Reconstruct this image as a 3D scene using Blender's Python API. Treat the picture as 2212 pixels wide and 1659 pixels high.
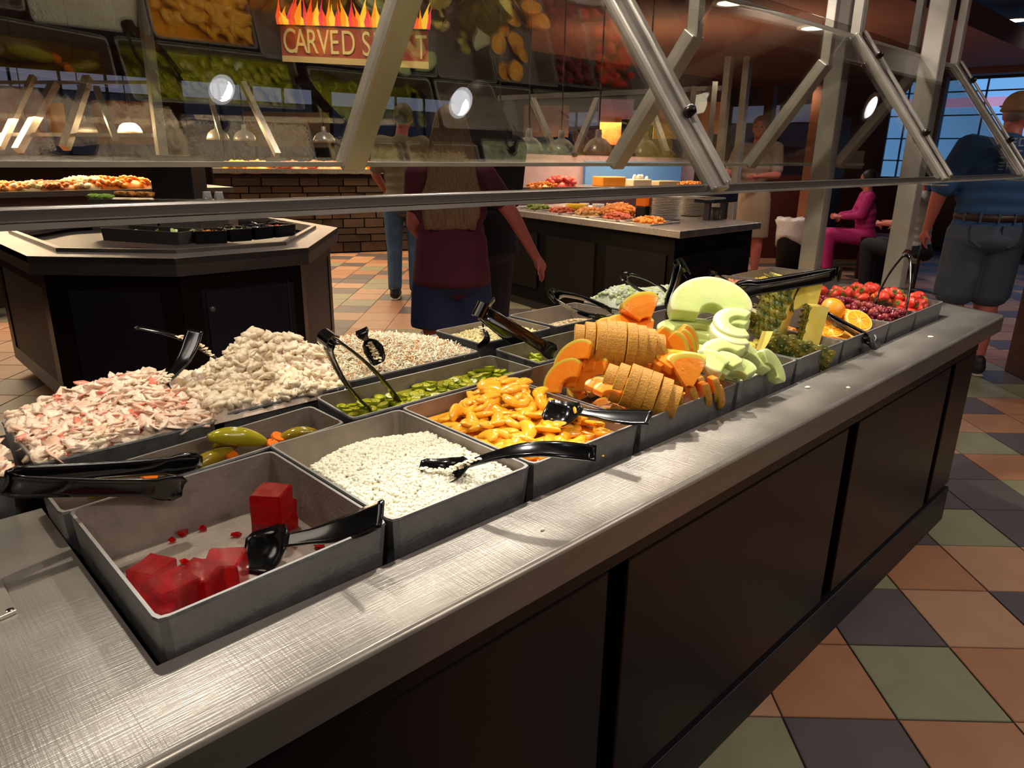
import bpy, bmesh, math, random
from mathutils import Vector, Matrix, noise
random.seed(7)
for o in list(bpy.data.objects): bpy.data.objects.remove(o)
SC = bpy.context.scene; COL = SC.collection
PI = math.pi; R = math.radians; rnd = random.random
def ru(a, b): return a + (b-a)*rnd()

# ---------------------------------------------------------------- camera, world, lights, exposure
YAW, PIT, ROL, FPX = R(45.59), R(17.8), R(.9), 1557.
CAM = Vector((-.367, -.565, 1.39))
F_ = Vector((math.cos(YAW)*math.cos(PIT), math.sin(YAW)*math.cos(PIT), -math.sin(PIT)))
_r = F_.cross(Vector((0,0,1))).normalized(); _u = _r.cross(F_)
R_ = _r*math.cos(ROL)+_u*math.sin(ROL); U_ = -_r*math.sin(ROL)+_u*math.cos(ROL)
cd = bpy.data.cameras.new('camera'); cam = bpy.data.objects.new('camera', cd); COL.objects.link(cam)
cd.sensor_fit = 'HORIZONTAL'; cd.sensor_width = 36; cd.lens = FPX/2212*36; cd.clip_start = .02; cd.clip_end = 100
M = Matrix((R_, U_, -F_)).transposed().to_4x4(); M.translation = CAM; cam.matrix_world = M
SC.camera = cam
def ray(px, py): return F_ + R_*((px-1106)/FPX) - U_*((py-829.5)/FPX)
def at(px, py, ax, v):                     # pixel -> point on an axis plane
    d = ray(px, py); return CAM + d*((v-CAM[ax])/d[ax])
def dep(px, py, D): return CAM + ray(px, py)*D
def az(px, py, z): return at(px, py, 2, z)
def pix(p):
    d = Vector(p)-CAM; w = d.dot(F_); return (1106+FPX*d.dot(R_)/w, 829.5-FPX*d.dot(U_)/w, w)

SC.view_settings.view_transform = 'Standard'; SC.view_settings.look = 'None'
SC.view_settings.gamma = 1; SC.view_settings.use_curve_mapping = False
SC.view_settings.exposure = 0.15
W = bpy.data.worlds.new('world'); SC.world = W; W.use_nodes = True
W.node_tree.nodes['Background'].inputs[0].default_value = (.55, .58, .7, 1)
W.node_tree.nodes['Background'].inputs[1].default_value = .10
def light(name, kind, loc, power, col=(1,.86,.7), size=.12, aim=None, spot=None, sy=None, blend=.5):
    l = bpy.data.lights.new(name, kind); l.energy = power; l.color = col
    if kind == 'AREA':
        l.shape = 'DISK' if sy is None else 'RECTANGLE'; l.size = size
        if sy: l.size_y = sy
    else: l.shadow_soft_size = size
    if spot: l.spot_size = R(spot); l.spot_blend = blend
    o = bpy.data.objects.new(name, l); COL.objects.link(o); o.location = loc
    if aim is not None: o.rotation_euler = (Vector(aim)-Vector(loc)).to_track_quat('-Z', 'Y').to_euler()
    return o
# lamps in the hood over the salad bar
for i, x in enumerate((.15, 1.05, 1.95)):
    light('hood_light', 'SPOT', (x, .80, 2.36), 84, (1,.92,.80), .03, (x, .42, .9), 112)
for x in (.4, 1.12, 2.3):
    light('downlight_beam', 'SPOT', (x, .05, 2.385), 7, (1,.93,.82), .02, (x, .1, .9), 120)
# general room downlights (lit discs are built further below at the same places)
ROOM = [(-1.3,-1.2), (.6,-1.9), (2.8,-1.6), (5.0,-1.2), (4.1,.2), (2.0,2.6), (3.3,5.6), (6.8,2.6), (8.8,3.8), (.6,6.0), (6.6,6.2), (8.6,1.2)]
for x, y in ROOM:
    light('room_light', 'SPOT', (x, y, 2.28 if (x > 3.2 and 1.5 < y < 4.5) else 2.9), 50, (1,.89,.78), .09, (x, y, 0), 140)
light('plate_fill', 'SPOT', (4.4, 2.6, 2.3), 45, (1,.8,.6), .06, (4.5, 2.7, .9), 60)  # added spot without a fixture, brightens the plate stacks
light('room_fill', 'AREA', (4.5, 4.0, 2.32), 24, (1,.82,.66), 3.2, (4.5, 4.0, 0))
light('canopy_fill', 'AREA', (4.9, 3.0, 1.75), 26, (1,.72,.5), 1.6, (5.6, 3.2, 2.9), sy=.8)  # added fill aimed upward, no fixture here, brightens the brown canopy
light('island_fill', 'SPOT', (1.3, 4.0, 2.9), 60, (1,.86,.7), .08, (1.3, 3.9, .9), 70)  # extra spot added to lift the dark garnish pans on the island
light('aisle_fill', 'AREA', (1.8, -2.2, 2.85), 46, (1,.87,.76), 2.6, (1.4, -.6, .3))
light('left_aisle_fill', 'AREA', (-1.6, 1.6, 2.6), 20, (1,.88,.78), 1.2, (-.6, .4, .9))

# ---------------------------------------------------------------- materials
def lin(c): return c/12.92 if c <= .04045 else ((c+.055)/1.055)**2.4
def rgb(h): h = h.lstrip('#'); return tuple(lin(int(h[i:i+2],16)/255) for i in (0,2,4))+(1,)
MATS = {}
def mat(name, col, rough=.5, metal=0, col2=None, ns=8, amt=.5, bump=0, bs=None, trans=0, ior=1.45, stretch=None, sub=0, emit=None, es=0, coat=0, rv=0, vor=False, alpha=1, spec=None):
    if name in MATS: return MATS[name]
    m = bpy.data.materials.new(name); m.use_nodes = True; nt = m.node_tree; n = nt.nodes; L = nt.links
    b = n['Principled BSDF']; b.inputs['Base Color'].default_value = rgb(col)
    b.inputs['Roughness'].default_value = rough; b.inputs['Metallic'].default_value = metal
    b.inputs['Transmission Weight'].default_value = trans; b.inputs['IOR'].default_value = ior
    b.inputs['Coat Weight'].default_value = coat; b.inputs['Coat Roughness'].default_value = .08
    if spec is not None: b.inputs['Specular IOR Level'].default_value = spec
    if sub:
        b.inputs['Subsurface Weight'].default_value = sub; b.inputs['Subsurface Radius'].default_value = (.02,.012,.006); b.inputs['Subsurface Scale'].default_value = .6
    if emit: b.inputs['Emission Color'].default_value = rgb(emit); b.inputs['Emission Strength'].default_value = es
    if col2 or bump or rv:
        tc = n.new('ShaderNodeTexCoord'); mp = n.new('ShaderNodeMapping'); L.new(tc.outputs['Object'], mp.inputs[0])
        if stretch: mp.inputs['Scale'].default_value = stretch
        t = n.new('ShaderNodeTexVoronoi' if vor else 'ShaderNodeTexNoise'); t.inputs['Scale'].default_value = ns
        if not vor: t.inputs['Detail'].default_value = 5
        L.new(mp.outputs[0], t.inputs['Vector']); fac = t.outputs['Distance' if vor else 'Fac']
        if col2:
            cr = n.new('ShaderNodeValToRGB'); cr.color_ramp.elements[0].position = .5-amt/2; cr.color_ramp.elements[1].position = .5+amt/2
            cr.color_ramp.elements[0].color = rgb(col); cr.color_ramp.elements[1].color = rgb(col2)
            L.new(fac, cr.inputs[0]); L.new(cr.outputs[0], b.inputs['Base Color'])
        if rv:
            mr = n.new('ShaderNodeMapRange'); mr.inputs[3].default_value = max(.02, rough-rv); mr.inputs[4].default_value = rough+rv
            mr.inputs[1].default_value = .3; mr.inputs[2].default_value = .7
            L.new(fac, mr.inputs[0]); L.new(mr.outputs[0], b.inputs['Roughness'])
        if bump:
            t2 = n.new('ShaderNodeTexNoise'); t2.inputs['Scale'].default_value = bs or ns; t2.inputs['Detail'].default_value = 4
            L.new(mp.outputs[0], t2.inputs['Vector'])
            bp = n.new('ShaderNodeBump'); bp.inputs['Strength'].default_value = bump; bp.inputs['Distance'].default_value = .004
            L.new(t2.outputs['Fac'], bp.inputs['Height']); L.new(bp.outputs[0], b.inputs['Normal'])
    MATS[name] = m; return m
def glassmat(name, tint, ior=1.5):
    m = bpy.data.materials.new(name); m.use_nodes = True; nt = m.node_tree; n = nt.nodes; L = nt.links; n.clear()
    out = n.new('ShaderNodeOutputMaterial'); mx = n.new('ShaderNodeMixShader'); tr = n.new('ShaderNodeBsdfTransparent'); gl = n.new('ShaderNodeBsdfGlossy')
    tr.inputs[0].default_value = rgb(tint); gl.inputs['Roughness'].default_value = 0; f0 = ((ior-1)/(ior+1))**2
    g = n.new('ShaderNodeNewGeometry'); dt = n.new('ShaderNodeVectorMath'); dt.operation = 'DOT_PRODUCT'; L.new(g.outputs['Normal'], dt.inputs[0]); L.new(g.outputs['Incoming'], dt.inputs[1])
    def mt(op, a, b=None):
        q = n.new('ShaderNodeMath'); q.operation = op
        for i, v in enumerate((a, b)):
            if v is None: continue
            if isinstance(v, (int, float)): q.inputs[i].default_value = v
            else: L.new(v, q.inputs[i])
        return q.outputs[0]
    sch = mt('ADD', mt('MULTIPLY', mt('POWER', mt('SUBTRACT', 1, mt('ABSOLUTE', dt.outputs['Value'])), 5), 1-f0), f0)   # Schlick reflectance, same from both faces
    L.new(sch, mx.inputs[0]); L.new(tr.outputs[0], mx.inputs[1]); L.new(gl.outputs[0], mx.inputs[2]); L.new(mx.outputs[0], out.inputs[0])
    return m
STEEL = mat('brushed_steel', '#8f8b87', .34, .85, '#b2aca6', 14, .6, .12, 120, stretch=(1,14,1), rv=.08)
STEELT = mat('worn_steel_tube', '#9c958c', .34, .55, '#b3aba0', 9, .6, .03, 60, rv=.06)
STEELF = mat('fascia_steel', '#6f6964', .33, .8, '#857f78', 4, .6, .05, 80, stretch=(1,1,8))
CAST = mat('cast_aluminium_shaded', '#5f5f60', .45, .6, '#747473', 40, .6, .25, 160, rv=.06)  # darker grey carries the shade on the outer pan walls
CASTI = mat('cast_aluminium_inside', '#80766e', .45, .45, '#968a80', 30, .6, .25, 150)
BLK = mat('black_plastic', '#0b0b0c', .16, 0, coat=.3)
BLKM = mat('matte_black', '#0c0b0d', .45)
DARKW = mat('dark_laminate', '#0b0605', .34, 0, '#120907', 5, .6, .05, 60, spec=.28)
DARKG = mat('dark_laminate_groove', '#050505', .5)
NAVY = mat('dark_navy_panel', '#08081c', .5, 0, '#0b0b22', 4, .5)
GLASS = glassmat('clear_guard_glass', '#f6f6f4', 1.5)
GLASSB = glassmat('rear_guard_glass', '#f0efea', 2.0)
ORW = mat('orange_wood', '#6a3517', .5, 0, '#7c4522', 6, .6, stretch=(1,1,6))
REDW = mat('dark_red_wood', '#35110b', .45, 0, '#45180f', 6, .6, stretch=(8,8,1))
LAMPM = mat('lamp_glow', '#fff6e6', .5, emit='#fff3df', es=14)
CHROME = mat('chrome', '#c9c9c9', .14, 1)

# ---------------------------------------------------------------- mesh helpers
def finish(name, me, m, parent=None, label=None, cat=None, group=None, kind=None, smooth=False, bev=0, loc=None):
    ms = m if isinstance(m, (list, tuple)) else [m]
    for x in ms: me.materials.append(x)
    if smooth:
        for p in me.polygons: p.use_smooth = True
    o = bpy.data.objects.new(name, me); COL.objects.link(o)
    if loc is not None: o.location = loc
    if parent: o.parent = parent
    if bev:
        b = o.modifiers.new('bevel', 'BEVEL'); b.width = bev; b.segments = 2; b.limit_method = 'ANGLE'
    tag(o, label, cat, group, kind); return o
def tag(o, label=None, cat=None, group=None, kind=None):
    if label: o['label'] = label
    if cat: o['category'] = cat
    if group: o['group'] = group
    if kind: o['kind'] = kind
    return o
def empty(name, loc=(0,0,0), label=None, cat=None, group=None, rz=0, kind=None):
    o = bpy.data.objects.new(name, None); COL.objects.link(o); o.location = loc; o.rotation_euler = (0,0,rz); o.empty_display_size = .05
    return tag(o, label, cat, group, kind)
def par(o, p):                              # parent keeping world place (parents are only translated/rotated Empties)
    bpy.context.view_layer.update() if False else None
    o.parent = p; o.matrix_parent_inverse = Matrix.LocRotScale(p.location, p.rotation_euler, None).inverted(); return o
class MB:
    def __init__(s): s.v = []; s.f = []; s.m = []
    def add(s, vs, fs, mi=0):
        b = len(s.v); s.v += [Vector(v) for v in vs]; s.f += [tuple(b+i for i in f) for f in fs]; s.m += [mi]*len(fs); return s
    def box(s, a, b, mi=0):
        (x0,y0,z0),(x1,y1,z1) = a, b
        return s.add([(x0,y0,z0),(x1,y0,z0),(x1,y1,z0),(x0,y1,z0),(x0,y0,z1),(x1,y0,z1),(x1,y1,z1),(x0,y1,z1)],
            [(0,3,2,1),(4,5,6,7),(0,1,5,4),(1,2,6,5),(2,3,7,6),(3,0,4,7)], mi)
    def prism(s, pts, z0, z1, mi=0):
        n = len(pts); vs = [(x,y,z0) for x,y in pts]+[(x,y,z1) for x,y in pts]
        return s.add(vs, [tuple(range(n))[::-1], tuple(range(n,2*n))]+[(i,(i+1)%n,n+(i+1)%n,n+i) for i in range(n)], mi)
    def bar(s, p, q, w, h, up=(0,0,1), mi=0):       # rectangular bar from p to q, w across, h along up
        p = Vector(p); q = Vector(q); d = (q-p).normalized(); u = Vector(up); sd = d.cross(u).normalized(); u = sd.cross(d).normalized()
        vs = [c+sd*(a*w/2)+u*(b*h/2) for c in (p,q) for a,b in ((-1,-1),(1,-1),(1,1),(-1,1))]
        return s.add(vs, [(0,1,2,3)[::-1],(4,5,6,7)]+[(i,(i+1)%4,4+(i+1)%4,4+i) for i in range(4)], mi)
    def tube(s, pts, rs, n=10, mi=0, e=(1,1), up=(0,0,1)):
        pts = [Vector(p) for p in pts]; k = len(pts)
        if not isinstance(rs, (list,tuple)): rs = [rs]*k
        rings = []
        for i, p in enumerate(pts):
            d = (pts[min(i+1,k-1)]-pts[max(i-1,0)]).normalized(); u = Vector(up)
            if abs(d.dot(u)) > .98: u = Vector((0,1,0)) if abs(d.y) < .9 else Vector((1,0,0))
            a = d.cross(u).normalized(); b = a.cross(d).normalized()
            rings += [p+(a*math.cos(t)*e[0]+b*math.sin(t)*e[1])*rs[i] for t in (2*PI*j/n for j in range(n))]
        fs = [(i*n+j, i*n+(j+1)%n, (i+1)*n+(j+1)%n, (i+1)*n+j) for i in range(k-1) for j in range(n)]
        fs += [tuple(range(n))[::-1], tuple(range((k-1)*n, k*n))]
        return s.add(rings, fs, mi)
    def lathe(s, c, prof, n=20, mi=0, axis=None):   # profile (r, z) about c
        c = Vector(c); q = Vector((0,0,1)).rotation_difference(Vector(axis)) if axis else None
        vs = []
        for r0, z in prof:
            for j in range(n):
                v = Vector((r0*math.cos(2*PI*j/n), r0*math.sin(2*PI*j/n), z)); vs.append(c+(q@v if q else v))
        k = len(prof); fs = [(i*n+j, i*n+(j+1)%n, (i+1)*n+(j+1)%n, (i+1)*n+j) for i in range(k-1) for j in range(n)]
        fs += [tuple(range(n))[::-1], tuple(range((k-1)*n, k*n))]
        return s.add(vs, fs, mi)
    def blob(s, c, rx, ry=None, rz=None, sub=1, jit=.12, mi=0, rot=None):
        c = Vector(c); ry = ry or rx; rz = rz or rx; V, Fc = ICO[sub]; q = rot or Matrix.Identity(3)
        return s.add([c+q@Vector((v.x*rx*(1+jit*(rnd()-.5)*2), v.y*ry*(1+jit*(rnd()-.5)*2), v.z*rz*(1+jit*(rnd()-.5)*2))) for v in V], Fc, mi)
    def lump(s, c, rx, ry, rz, mi=0, rot=None, amp=.35):
        V, Fc = ICO[2]; o = Vector((ru(0,50),ru(0,50),0)); q = rot or Matrix.Identity(3); c = Vector(c); r3 = Vector((rx,ry,rz))
        return s.add([c+q@(Vector((v.x*rx,v.y*ry,v.z*rz))*(1+amp*noise.noise(v*1.3+o)*1.6)) for v in V], Fc, mi)
    def ellip(s, c, r3, n=14, mi=0):
        c = Vector(c); k = n//2; vs = []; 
        for i in range(1, k):
            a = PI*i/k
            for j in range(n):
                b = 2*PI*j/n; vs.append(c+Vector((math.sin(a)*math.cos(b)*r3[0], math.sin(a)*math.sin(b)*r3[1], math.cos(a)*r3[2])))
        vs += [c+Vector((0,0,r3[2])), c-Vector((0,0,r3[2]))]; t = len(vs)-2
        fs = [(i*n+j, (i+1)*n+j, (i+1)*n+(j+1)%n, i*n+(j+1)%n) for i in range(k-2) for j in range(n)]
        fs += [(t, j, (j+1)%n) for j in range(n)]+[(t+1, (k-2)*n+(j+1)%n, (k-2)*n+j) for j in range(n)]
        return s.add(vs, fs, mi)
    def mesh(s, name):
        me = bpy.data.meshes.new(name); me.from_pydata([tuple(v) for v in s.v], [], s.f); me.update()
        for p, i in zip(me.polygons, s.m): p.material_index = i
        return me
    def fix(s, me):
        bm = bmesh.new(); bm.from_mesh(me); bmesh.ops.recalc_face_normals(bm, faces=bm.faces); bm.to_mesh(me); bm.free(); return me
    def build(s, name, m, parent=None, **k):
        o = finish(name, s.fix(s.mesh(name)), m, None, **k)
        if parent: par(o, parent)
        return o
def _ico(sub):
    bm = bmesh.new(); bmesh.ops.create_icosphere(bm, subdivisions=sub, radius=1)
    bm.verts.ensure_lookup_table(); r = ([v.co.copy() for v in bm.verts], [tuple(v.index for v in f.verts) for f in bm.faces]); bm.free(); return r
ICO = {1: _ico(1), 2: _ico(2), 3: _ico(3)}
def inst(me, name, mtx, label=None, cat=None, group=None, parent=None):
    o = bpy.data.objects.new(name, me); COL.objects.link(o); o.matrix_world = mtx
    if parent: par(o, parent); o.matrix_basis = mtx
    return tag(o, label, cat, group)
def TM(loc, x=None, z=None, s=1, rz=0, rx=0, ry=0):
    if z is not None:
        z = Vector(z).normalized(); x = Vector(x); x = (x-z*x.dot(z)).normalized(); y = z.cross(x)
        m = Matrix((x,y,z)).transposed().to_4x4()
    else: m = (Matrix.Rotation(rz,4,'Z')@Matrix.Rotation(rx,4,'X')@Matrix.Rotation(ry,4,'Y'))
    m = m@Matrix.Scale(s,4); m.translation = Vector(loc); return m

# ---------------------------------------------------------------- room
H = .88
room = dict(kind='structure')
TS = .30; DX, DY = 1.2153, .024
TCOL = [('#8e6248','#a37556'), ('#74735a','#88856a'), ('#4c4445','#5b5254'), ('#9a7459','#ab856a')]
tmats = [mat('floor_tile_%s' % n, a, .48, 0, b, 7, .7, .12, 22) for n,(a,b) in zip(('terracotta','green','slate','tan'), TCOL)]
fl = MB().box((-5,-5,-.05),(14,14,-.004)).build('floor', mat('floor_grout', '#241f1d', .8, 0, '#312a27', 30), **room)
def tilemesh(i):
    b = bmesh.new(); h = TS/2-.003
    m = MB(); c = .004
    m.prism([(-h,-h),(h,-h),(h,h),(-h,h)], -.004, -.0008); h2 = h-.002
    m.prism([(-h2,-h2),(h2,-h2),(h2,h2),(-h2,h2)], -.0008, 0)
    me = m.mesh('tile_%d' % i); me.materials.append(tmats[i]); return me
tmesh = [tilemesh(i) for i in range(4)]
HINT = {(2020,1470):1,(2205,1450):0,(1900,1335):2,(2080,1330):3,(1750,1480):0,(1790,1615):2,(2080,1610):0,(1600,1640):1,(1985,1210):0,(2100,1215):2,(2050,1125):1,(2185,1120):3,
 (2100,1057):2,(2030,1062):0,(2175,1281):1,(2100,996):3,(2153,989):0,(2115,940):1,(2195,945):2,(2153,900):0,(2090,870):2,(2150,865):1,(2130,830):2,(2110,795):1}
tiles = []
for a in range(-30, 52):
    for b in range(-40, 58):
        if (a+b) % 2: continue
        x = DX+.21213*a; y = DY+.21213+.21213*b
        if not (-2 < x < 12 and -4 < y < 12): continue
        p = pix((x,y,0))
        if p[2] < .3 or not (-1200 < p[0] < 4200 and 330 < p[1] < 2600): continue
        if -1.5 < x < 2.45 and .25 < y < 1.0: continue
        vis = y < .3 or p[2] > 1.5
        tiles.append((p[2], x, y, p))
tiles.sort(key=lambda t: t[0])
def occl(p):      # hidden behind the salad bar or the islands
    if p[0] < 720 and p[1] > 560: return not (p[0] < 110 and p[1] < 900)
    if 1090 < p[0] < 1600 and p[1] > 470: return True
    if p[1] > 735 and p[0] < 1500: return True
    if p[0] < 2060 and 660 < p[1] < 1000: return True
    return False
near = [t for t in tiles if -60 < t[3][0] < 2270 and t[3][1] < 1740 and not occl(t[3])][:290]; ns = set((round(t[1],3), round(t[2],3)) for t in near)
k = 0
rest = [MB() for _ in range(4)]
for d, x, y, p in tiles:
    c = None
    for (hx,hy), v in HINT.items():
        if abs(hx-p[0]) < 45 and abs(hy-p[1]) < 24+max(0,(p[1]-1100)*.08): c = v; break
    if c is None: c = random.choice((0,0,1,2,3,3,2))
    if (round(x,3), round(y,3)) in ns:
        o = inst(tmesh[c], 'tile' if k == 0 else 'tile.%03d' % k, TM((x,y,ru(-.0004,.0004)), rz=PI/4), parent=fl); k += 1
    else:
        h = .209; rest[c].add([(x-h,y,0),(x,y-h,0),(x+h,y,0),(x,y+h,0),(x-h,y,-.004),(x,y-h,-.004),(x+h,y,-.004),(x,y+h,-.004)], [(0,1,2,3),(0,4,5,1),(1,5,6,2),(2,6,7,3),(3,7,4,0)], 0)
for i, m in enumerate(rest):
    for f in range(len(m.m)): m.m[f] = 0
    if m.f: m.build('tile_field', tmats[i], fl, kind='stuff')

WALLD = mat('brown_wall', '#5c443c', .8, 0, '#6a5048', 3, .6)
MB().box((-5,13.9,0),(14,14,3.0)).build('wall_back', WALLD, **room)
MB().box((-5,-5,0),(-4.9,14,3.0)).build('wall_left', WALLD, **room)
MB().box((-5,-5,0),(14,-4.9,3.0)).build('wall_front', WALLD, **room)
wr = MB()
wr.box((13.2,-5,0),(13.3,14,1.05)); wr.box((13.2,-5,2.62),(13.3,14,3.0))
wr.box((13.2,4.3,1.05),(13.3,14,2.62)); wr.box((13.2,-5,1.05),(13.3,-1.2,2.62))
wr.build('wall_right', WALLD, **room)
MB().box((-5,-5,3.0),(14,14,3.08)).build('ceiling', mat('dark_ceiling', '#4f443d', .9, 0, '#5a4f47', 2), **room)
# dropped canopy over the buffet aisles, brown, with recessed lamps
can = MB().prism([(3.0,1.35),(9.4,1.35),(9.4,4.9),(5.2,4.9),(3.3,3.1)],2.35,2.52).build('ceiling_canopy', mat('canopy_brown', '#6b4230', .7, 0, '#7a4c37', 2.5, .7), **room)
MB().box((9.4,-1.5,2.3),(9.62,7,2.62)).build('trim_1', mat('red_beam', '#4a130f', .6), **room)
MB().box((6.2,-2.5,2.62),(9.4,1.2,2.98)).build('ceiling_duct', mat('black_duct', '#100d0e', .7), **room)
# window on the right wall: grid of panes over a dusk-blue outside
SKY = mat('window_daylight', '#6fa5d8', .6, emit='#6aa3e0', es=.95)
PINK = mat('window_pink_band', '#b08bb0', .6, emit='#b78fc0', es=.8)
w1 = empty('window_1', (13.22,1.5,1.9), kind='structure')
MB().box((13.25,-1.2,1.05),(13.27,4.3,2.62)).build('glass_pane', SKY, w1)
MB().box((13.235,-1.2,2.18),(13.248,4.3,2.32)).build('pink_band', PINK, w1)
fm = MB()
fm.box((13.17,-1.2,2.58),(13.24,4.3,2.64)); fm.box((13.17,-1.2,1.0),(13.24,4.3,1.08))
fm.build('window_frame', mat('dark_frame', '#1c1a20', .5), w1)
for i in range(10):
    y = -1.0+.56*i; MB().box((13.2,y,1.05),(13.235,y+.022,2.62)).build('muntin', mat('muntin_grey', '#4a5a70', .5), w1)
for z in (1.35,1.7,2.05,2.4): MB().box((13.2,-1.2,z),(13.235,4.3,z+.02)).build('muntin', MATS['muntin_grey'], w1)
# back wall: long blueish window strip
w2 = empty('window_2', (4,13.85,2), kind='structure')
WB = mat('window_dusk', '#8d93b4', .6, emit='#9aa2cc', es=.40)
WB2 = mat('window_lower_dusk', '#3f465c', .6, emit='#5a6488', es=.10)
for i, (a, b) in enumerate(((-4.2,-1.9),(-1.4,1.2),(1.8,4.6),(5.2,7.8),(8.3,11.5))):
    MB().box((a,13.84,2.28),(b,13.88,2.55)).build('glass_pane', WB, w2); MB().box((a,13.84,1.25),(b,13.88,2.25)).build('glass_pane', WB2, w2)
    for j in range(1,4):
        x = a+(b-a)*j/4; MB().box((x-.02,13.8,1.25),(x+.02,13.84,2.55)).build('muntin', MATS['muntin_grey'], w2)
    MB().box((a-.06,13.78,2.55),(b+.06,13.84,2.62)).build('window_frame', MATS['dark_frame'], w2)
w3 = empty('window_3', (13.15,9,2), kind='structure')
for (a, b) in ((5.2,7.2),(7.6,9.6),(10,12.4)):
    MB().box((13.14,a,2.0),(13.18,b,2.3)).build('glass_pane', WB, w3); MB().box((13.14,a,1.25),(13.18,b,1.97)).build('glass_pane', WB2, w3); MB().box((13.1,(a+b)/2-.02,1.25),(13.14,(a+b)/2+.02,2.3)).build('muntin', MATS['muntin_grey'], w3)

FROST = mat('frosted_lamp', '#f4f2ee', .5, emit='#f6f6ff', es=7)
def lamp(x, y, z, r, label, m=None):
    e = empty('downlight', (x,y,z), label, 'ceiling light', 'recessed ceiling lamps')
    MB().lathe((x,y,z), [(r,-.012),(r*1.22,-.012),(r*1.25,0),(r*1.0,.002)]).build('trim_ring', mat('lamp_trim', '#d8d2c8', .4), e, smooth=True)
    MB().lathe((x,y,z-.006), [(.001,-.012),(r*.5,-.012),(r*.9,-.006),(r,.002)]).build('lens', m or LAMPM, e, smooth=True)
lamp(4.298,2.208,2.35,.10,'round lit downlight at the top edge in the brown canopy')
lamp(5.579,2.233,2.35,.10,'round lit downlight in the brown canopy above the steel posts')
lamp(9.93,1.94,2.9,.13,'round lit ceiling lamp near the window wall')
for i,(x,y) in enumerate(((3.3,5.6),(6.6,6.2),(.6,6.0))): lamp(x,y,3.0,.10,'round lit ceiling lamp over the rear aisle')
for (x,y,r0,l) in ((.4,.05,.033,'frosted hood lamp mirrored in the left front pane'),(1.12,.06,.046,'frosted hood lamp mirrored in the middle front pane'),(4.12,.2,.062,'frosted hood lamp mirrored in the right front pane')): lamp(x,y,2.4,r0,l,FROST)
for x,y in ((-1.3,-1.2),(.6,-1.9),(2.8,-1.6),(5.0,-1.2)): lamp(x,y,3.0,.08,'round ceiling lamp over the near aisle')
# hood above the salad bar
MB().box((-1.6,-.02,2.41),(4.9,1.1,2.6)).build('ceiling_hood', mat('hood_dark', '#2a2320', .7), **room)

# ---------------------------------------------------------------- salad bar counter
END = [(2.57,0),(2.80,.55),(2.62,1.06)]
bar = empty('salad_bar', (1,.5,0), 'long stainless salad bar counter with dark panelled front in foreground', 'counter')
ctop = MB()
PX0, PX1, PY0 = -.1935, 2.385, .1295
ctop.prism([(-1.6,.008),(2.567,.008),(2.60,PY0),(-1.6,PY0)], H-.03, H)
ctop.prism([(-1.6,PY0),(-.52,PY0),(-.52,1.06),(-1.6,1.06)], H-.03, H)
ctop.prism([(-.52,PY0),(PX0,PY0),(PX0,.60),(-.52,.60)], H-.03, H)
ctop.prism([(-.52,.88),(PX0,.88),(PX0,1.06),(-.52,1.06)], H-.03, H)
ctop.prism([(PX1,PY0),(2.60,PY0),(2.80,.55),(2.67,1.06),(PX1+.3,1.06),(PX1+.3,.60),(PX1,.60)], H-.03, H)
ctop.prism([(PX0,.97),(PX1+.3,.97),(PX1+.3,1.06),(PX0,1.06)], H-.03, H)
def topmat():
    m = STEEL.copy(); m.name = 'worn_counter_steel'; nt = m.node_tree; n = nt.nodes; L = nt.links; b = n['Principled BSDF']
    tc = n.new('ShaderNodeTexCoord')
    w = n.new('ShaderNodeTexNoise'); w.inputs['Scale'].default_value = 5; w.inputs['Detail'].default_value = 3; L.new(tc.outputs['Object'], w.inputs['Vector'])
    mp = n.new('ShaderNodeMapping'); mp.inputs['Scale'].default_value = (6,160,1); mp.inputs['Rotation'].default_value = (0,0,R(-38)); L.new(tc.outputs['Object'], mp.inputs[0])
    s1 = n.new('ShaderNodeTexNoise'); s1.inputs['Scale'].default_value = 3; s1.inputs['Detail'].default_value = 3; L.new(mp.outputs[0], s1.inputs['Vector'])
    mp2 = n.new('ShaderNodeMapping'); mp2.inputs['Scale'].default_value = (140,8,1); mp2.inputs['Rotation'].default_value = (0,0,R(25)); L.new(tc.outputs['Object'], mp2.inputs[0])
    s2 = n.new('ShaderNodeTexNoise'); s2.inputs['Scale'].default_value = 2.5; s2.inputs['Detail'].default_value = 2; L.new(mp2.outputs[0], s2.inputs['Vector'])
    ad = n.new('ShaderNodeMath'); ad.operation = 'ADD'; L.new(s1.outputs[0], ad.inputs[0]); L.new(s2.outputs[0], ad.inputs[1])
    bp = n.new('ShaderNodeBump'); bp.inputs['Strength'].default_value = .22; bp.inputs['Distance'].default_value = .002; L.new(ad.outputs[0], bp.inputs['Height']); L.new(bp.outputs[0], b.inputs['Normal'])
    mr = n.new('ShaderNodeMapRange'); mr.inputs[1].default_value = .3; mr.inputs[2].default_value = .7; mr.inputs[3].default_value = .31; mr.inputs[4].default_value = .38; L.new(w.outputs[0], mr.inputs[0]); L.new(mr.outputs[0], b.inputs['Roughness'])
    cr = n.new('ShaderNodeValToRGB'); cr.color_ramp.elements[0].color = rgb('#9c968f'); cr.color_ramp.elements[1].color = rgb('#b0aaa2'); cr.color_ramp.elements[0].position = .35; cr.color_ramp.elements[1].position = .65
    L.new(w.outputs[0], cr.inputs[0]); L.new(cr.outputs[0], b.inputs['Base Color']); b.inputs['Metallic'].default_value = .7
    return m
CTOP = topmat()
ctop.build('worktop', CTOP, bar)
ed = MB()
ed.tube([(-1.6,.008,H-.008),(2.568,.008,H-.008)], .008, 10)
ed.build('rolled_edge', STEELT, bar, smooth=True)
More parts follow.
